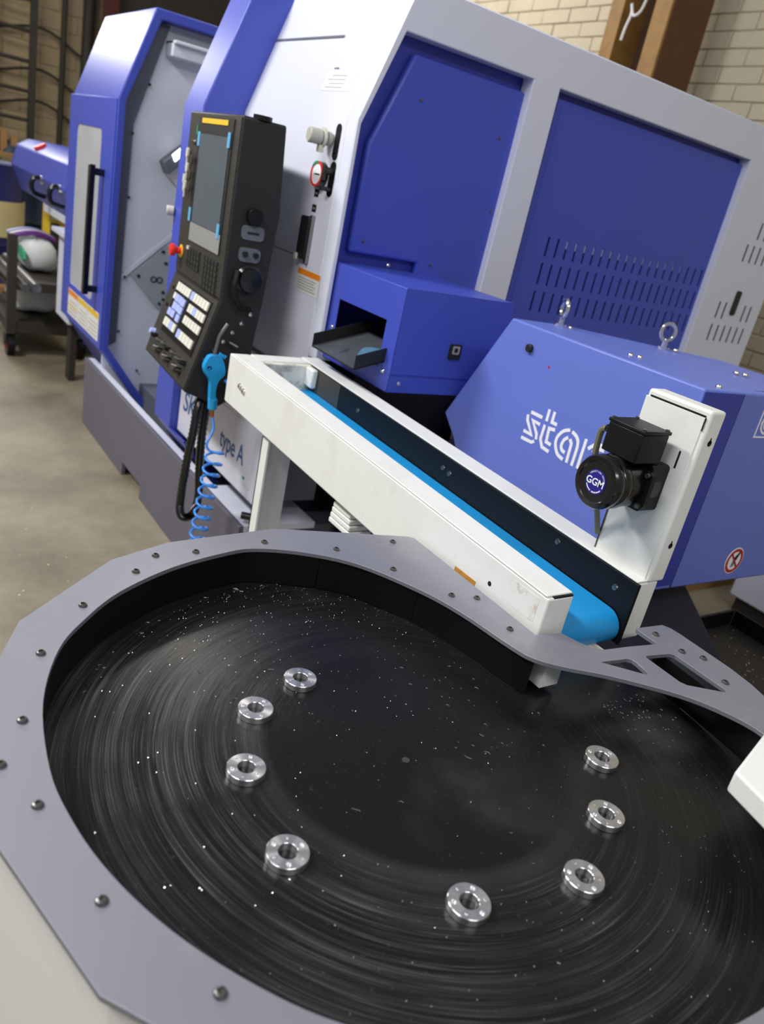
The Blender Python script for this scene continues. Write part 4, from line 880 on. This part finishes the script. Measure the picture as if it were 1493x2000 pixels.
# drums
def drum(loc, r, h, mm, label, band=None, lid=None):
    d = thing('drum', loc, label, 'drum'); x, y, z = loc
    prof = [(0, 0), (r, 0), (r+.008, .01), (r, .02)]+[(r, h*.33-.02), (r+.01, h*.33), (r, h*.33+.02), (r, h*.66-.02), (r+.01, h*.66), (r, h*.66+.02), (r, h-.02), (r+.008, h-.01), (r, h), (r-.02, h-.01), (0, h-.01)]
    build('shell', MB().lathe(prof, loc, (0, 0, 1), 32), mm, d)
    if band: build('band', MB().lathe([(r+.003, h*band[0]), (r+.012, h*band[0]), (r+.012, h*band[1]), (r+.003, h*band[1])], loc, (0, 0, 1), 32), 'drum_cream', d)
    build('bung', MB().cyl((x-.1, y, z+h-.01), (x-.1, y, z+h+.01), .035, 10), lid or 'iron', d)
    return d
solo('pallet', MB().box(.85, 1.50, 7.85, 8.75, .1, .14).box(.85, .95, 7.85, 8.75, 0, .1).box(1.40, 1.50, 7.85, 8.75, 0, .1).box(1.15, 1.25, 7.85, 8.75, 0, .1), 'wood', (1.2, 8.3, 0), 'wooden pallet carrying the blue drum behind the cart', 'pallet')
drum((1.18, 8.3, .14), .30, 1.02, 'drum_blue', 'blue steel drum with cream paper band at the left edge', (.40, .70))
drum((1.74, 8.8, 0), .20, .97, 'drum_navy', 'navy blue barrel with pale lid standing before the back wall', None, 'label_white')
yc = thing('yellow_cabinet', (1.60, 7.5, 0), 'narrow yellow cabinet with a white notice under the bar feeder', 'cabinet')
build('cabinet_body', MB().box(1.52, 1.80, 7.35, 7.65, .35, 1.0), 'yellow', yc, bev=.01); build('notice', MB().box(1.535, 1.60, 7.34, 7.35, .84, .95), 'label_white', yc); build('cabinet_leg', MB().box(1.54, 1.78, 7.37, 7.63, 0, .35), 'iron', yc)
# ladder and pipes on the back wall
ld = thing('ladder', (1.85, 11.3, 0), 'dark steel ladder fixed to the back wall', 'ladder')
for x_ in (1.62, 2.08): build('stile', MB().box(x_-.04, x_+.04, 11.30, 11.36, 0, 4.4), 'iron', ld)
for i in range(13): build('rung', MB().cyl((1.62, 11.33, .25+.32*i), (2.08, 11.33, .25+.32*i), .022, 8), 'iron', ld)
for x_, r_, lb in ((1.02, .05, 'rusty vertical pipe at the far left of the back wall'), (2.44, .035, 'thin rusty vertical pipe just right of the ladder'), (2.72, .07, 'thick dark vertical pipe on the right of the back wall')):
    solo('pipe', MB().cyl((x_, 11.45, 0), (x_, 11.45, 4.6), r_, 12), 'iron', (x_, 11.45, 0), lb, 'pipe')
hz = thing('wall_cable', (2.1, 11.5, 2.0), 'loose black cables looped along the back wall', 'cable')
for z_ in (2.55, 2.1, 1.75): build('strand', MB().tube(catmull([(1.0, 11.53, z_+.1), (1.5, 11.52, z_-.12), (2.2, 11.5, z_+.02), (2.75, 11.5, z_-.2), (3.3, 11.52, z_-.15)], 6, False), .016, 6), 'iron', hz)
# shelf with wooden offcuts
sh = thing('wooden_rack', (1.2, 10.6, 0), 'low wooden rack with upright offcuts by the back wall', 'rack')
build('rack_shelf', MB().box(.7, 2.0, 10.3, 10.9, 1.12, 1.16), 'wood', sh); build('rack_frame', MB().box(.72, .78, 10.32, 10.38, 0, 1.12).box(1.9, 1.96, 10.32, 10.38, 0, 1.12).box(.72, .78, 10.8, 10.86, 0, 1.12).box(1.9, 1.96, 10.8, 10.86, 0, 1.12), 'wood', sh)
for i in range(9): build('offcut', MB().box(.95+i*.11, 1.02+i*.11, 10.45, 10.55, 1.16, 1.30+.05*(i*7 % 4)), 'wood', sh)
build('rag_pile', MB().lathe([(0, .14), (.12, .12), (.18, .05), (.2, 0)], (1.75, 10.6, 1.16), (0, 0, 1), 10), 'drum_navy', sh)
# dark sheet standing in for the unlit space beyond, red post, far right of the back wall
dg_ = build('dark_space_sheet', MB().box(2.95, 6.0, 11.40, 11.50, 0, 4.6), 'iron'); tag(dg_, kind='structure')
solo('steel_post', MB().box(2.86, 2.96, 11.2, 11.38, 0, 4.6).box(2.82, 3.0, 11.19, 11.21, 0, 4.6), 'post_red', (2.9, 11.3, 0), 'dark red steel post at the back wall behind the lathe', 'post')

# ================================================================== BACKGROUND, RIGHT
hbm = thing('steel_column', (4.9, 4.6, 0), 'brown and ochre steel H column before the painted block wall', 'column')
build('flange', MB().box(4.62, 5.05, 4.58, 4.70, 0, 4.6), 'beam_yellow', hbm)
build('flange', MB().box(4.62, 5.00, 4.14, 4.28, 0, 4.6), 'beam_brown', hbm)
build('flange_edge', MB().box(4.60, 4.62, 4.14, 4.28, 0, 4.6), 'beam_yellow', hbm); build('web', MB().box(4.86, 4.90, 4.28, 4.58, 0, 4.6), 'beam_web', hbm)
solo('wire_loop', MB().tube(catmull([(4.59, 4.40, 3.35), (4.59, 4.36, 3.20), (4.59, 4.38, 3.08), (4.59, 4.44, 3.05), (4.59, 4.48, 3.12), (4.59, 4.46, 3.06), (4.59, 4.48, 2.98), (4.59, 4.49, 2.90)], 6, False), .010, 6), 'label_white', (4.59, 4.49, 2.90), 'white wire loop hanging on the brown column', 'wire')
wc = thing('storage_cabinet', (4.1, 2.1, 0), 'pale cabinet standing on the floor behind the chip bin', 'cabinet')
build('cabinet_body', MB().box(3.75, 4.4, 1.3, 1.85, .08, .55), 'white', wc, bev=.01); build('cabinet_plinth', MB().box(3.78, 4.37, 1.33, 1.82, 0, .08), 'iron', wc)
solo('timber', MB().box(3.2, 4.9, 2.02, 2.10, .0, .07), 'wood', (4.0, 2.06, 0), 'pale timber batten lying on the floor beside the cabinet', 'timber')
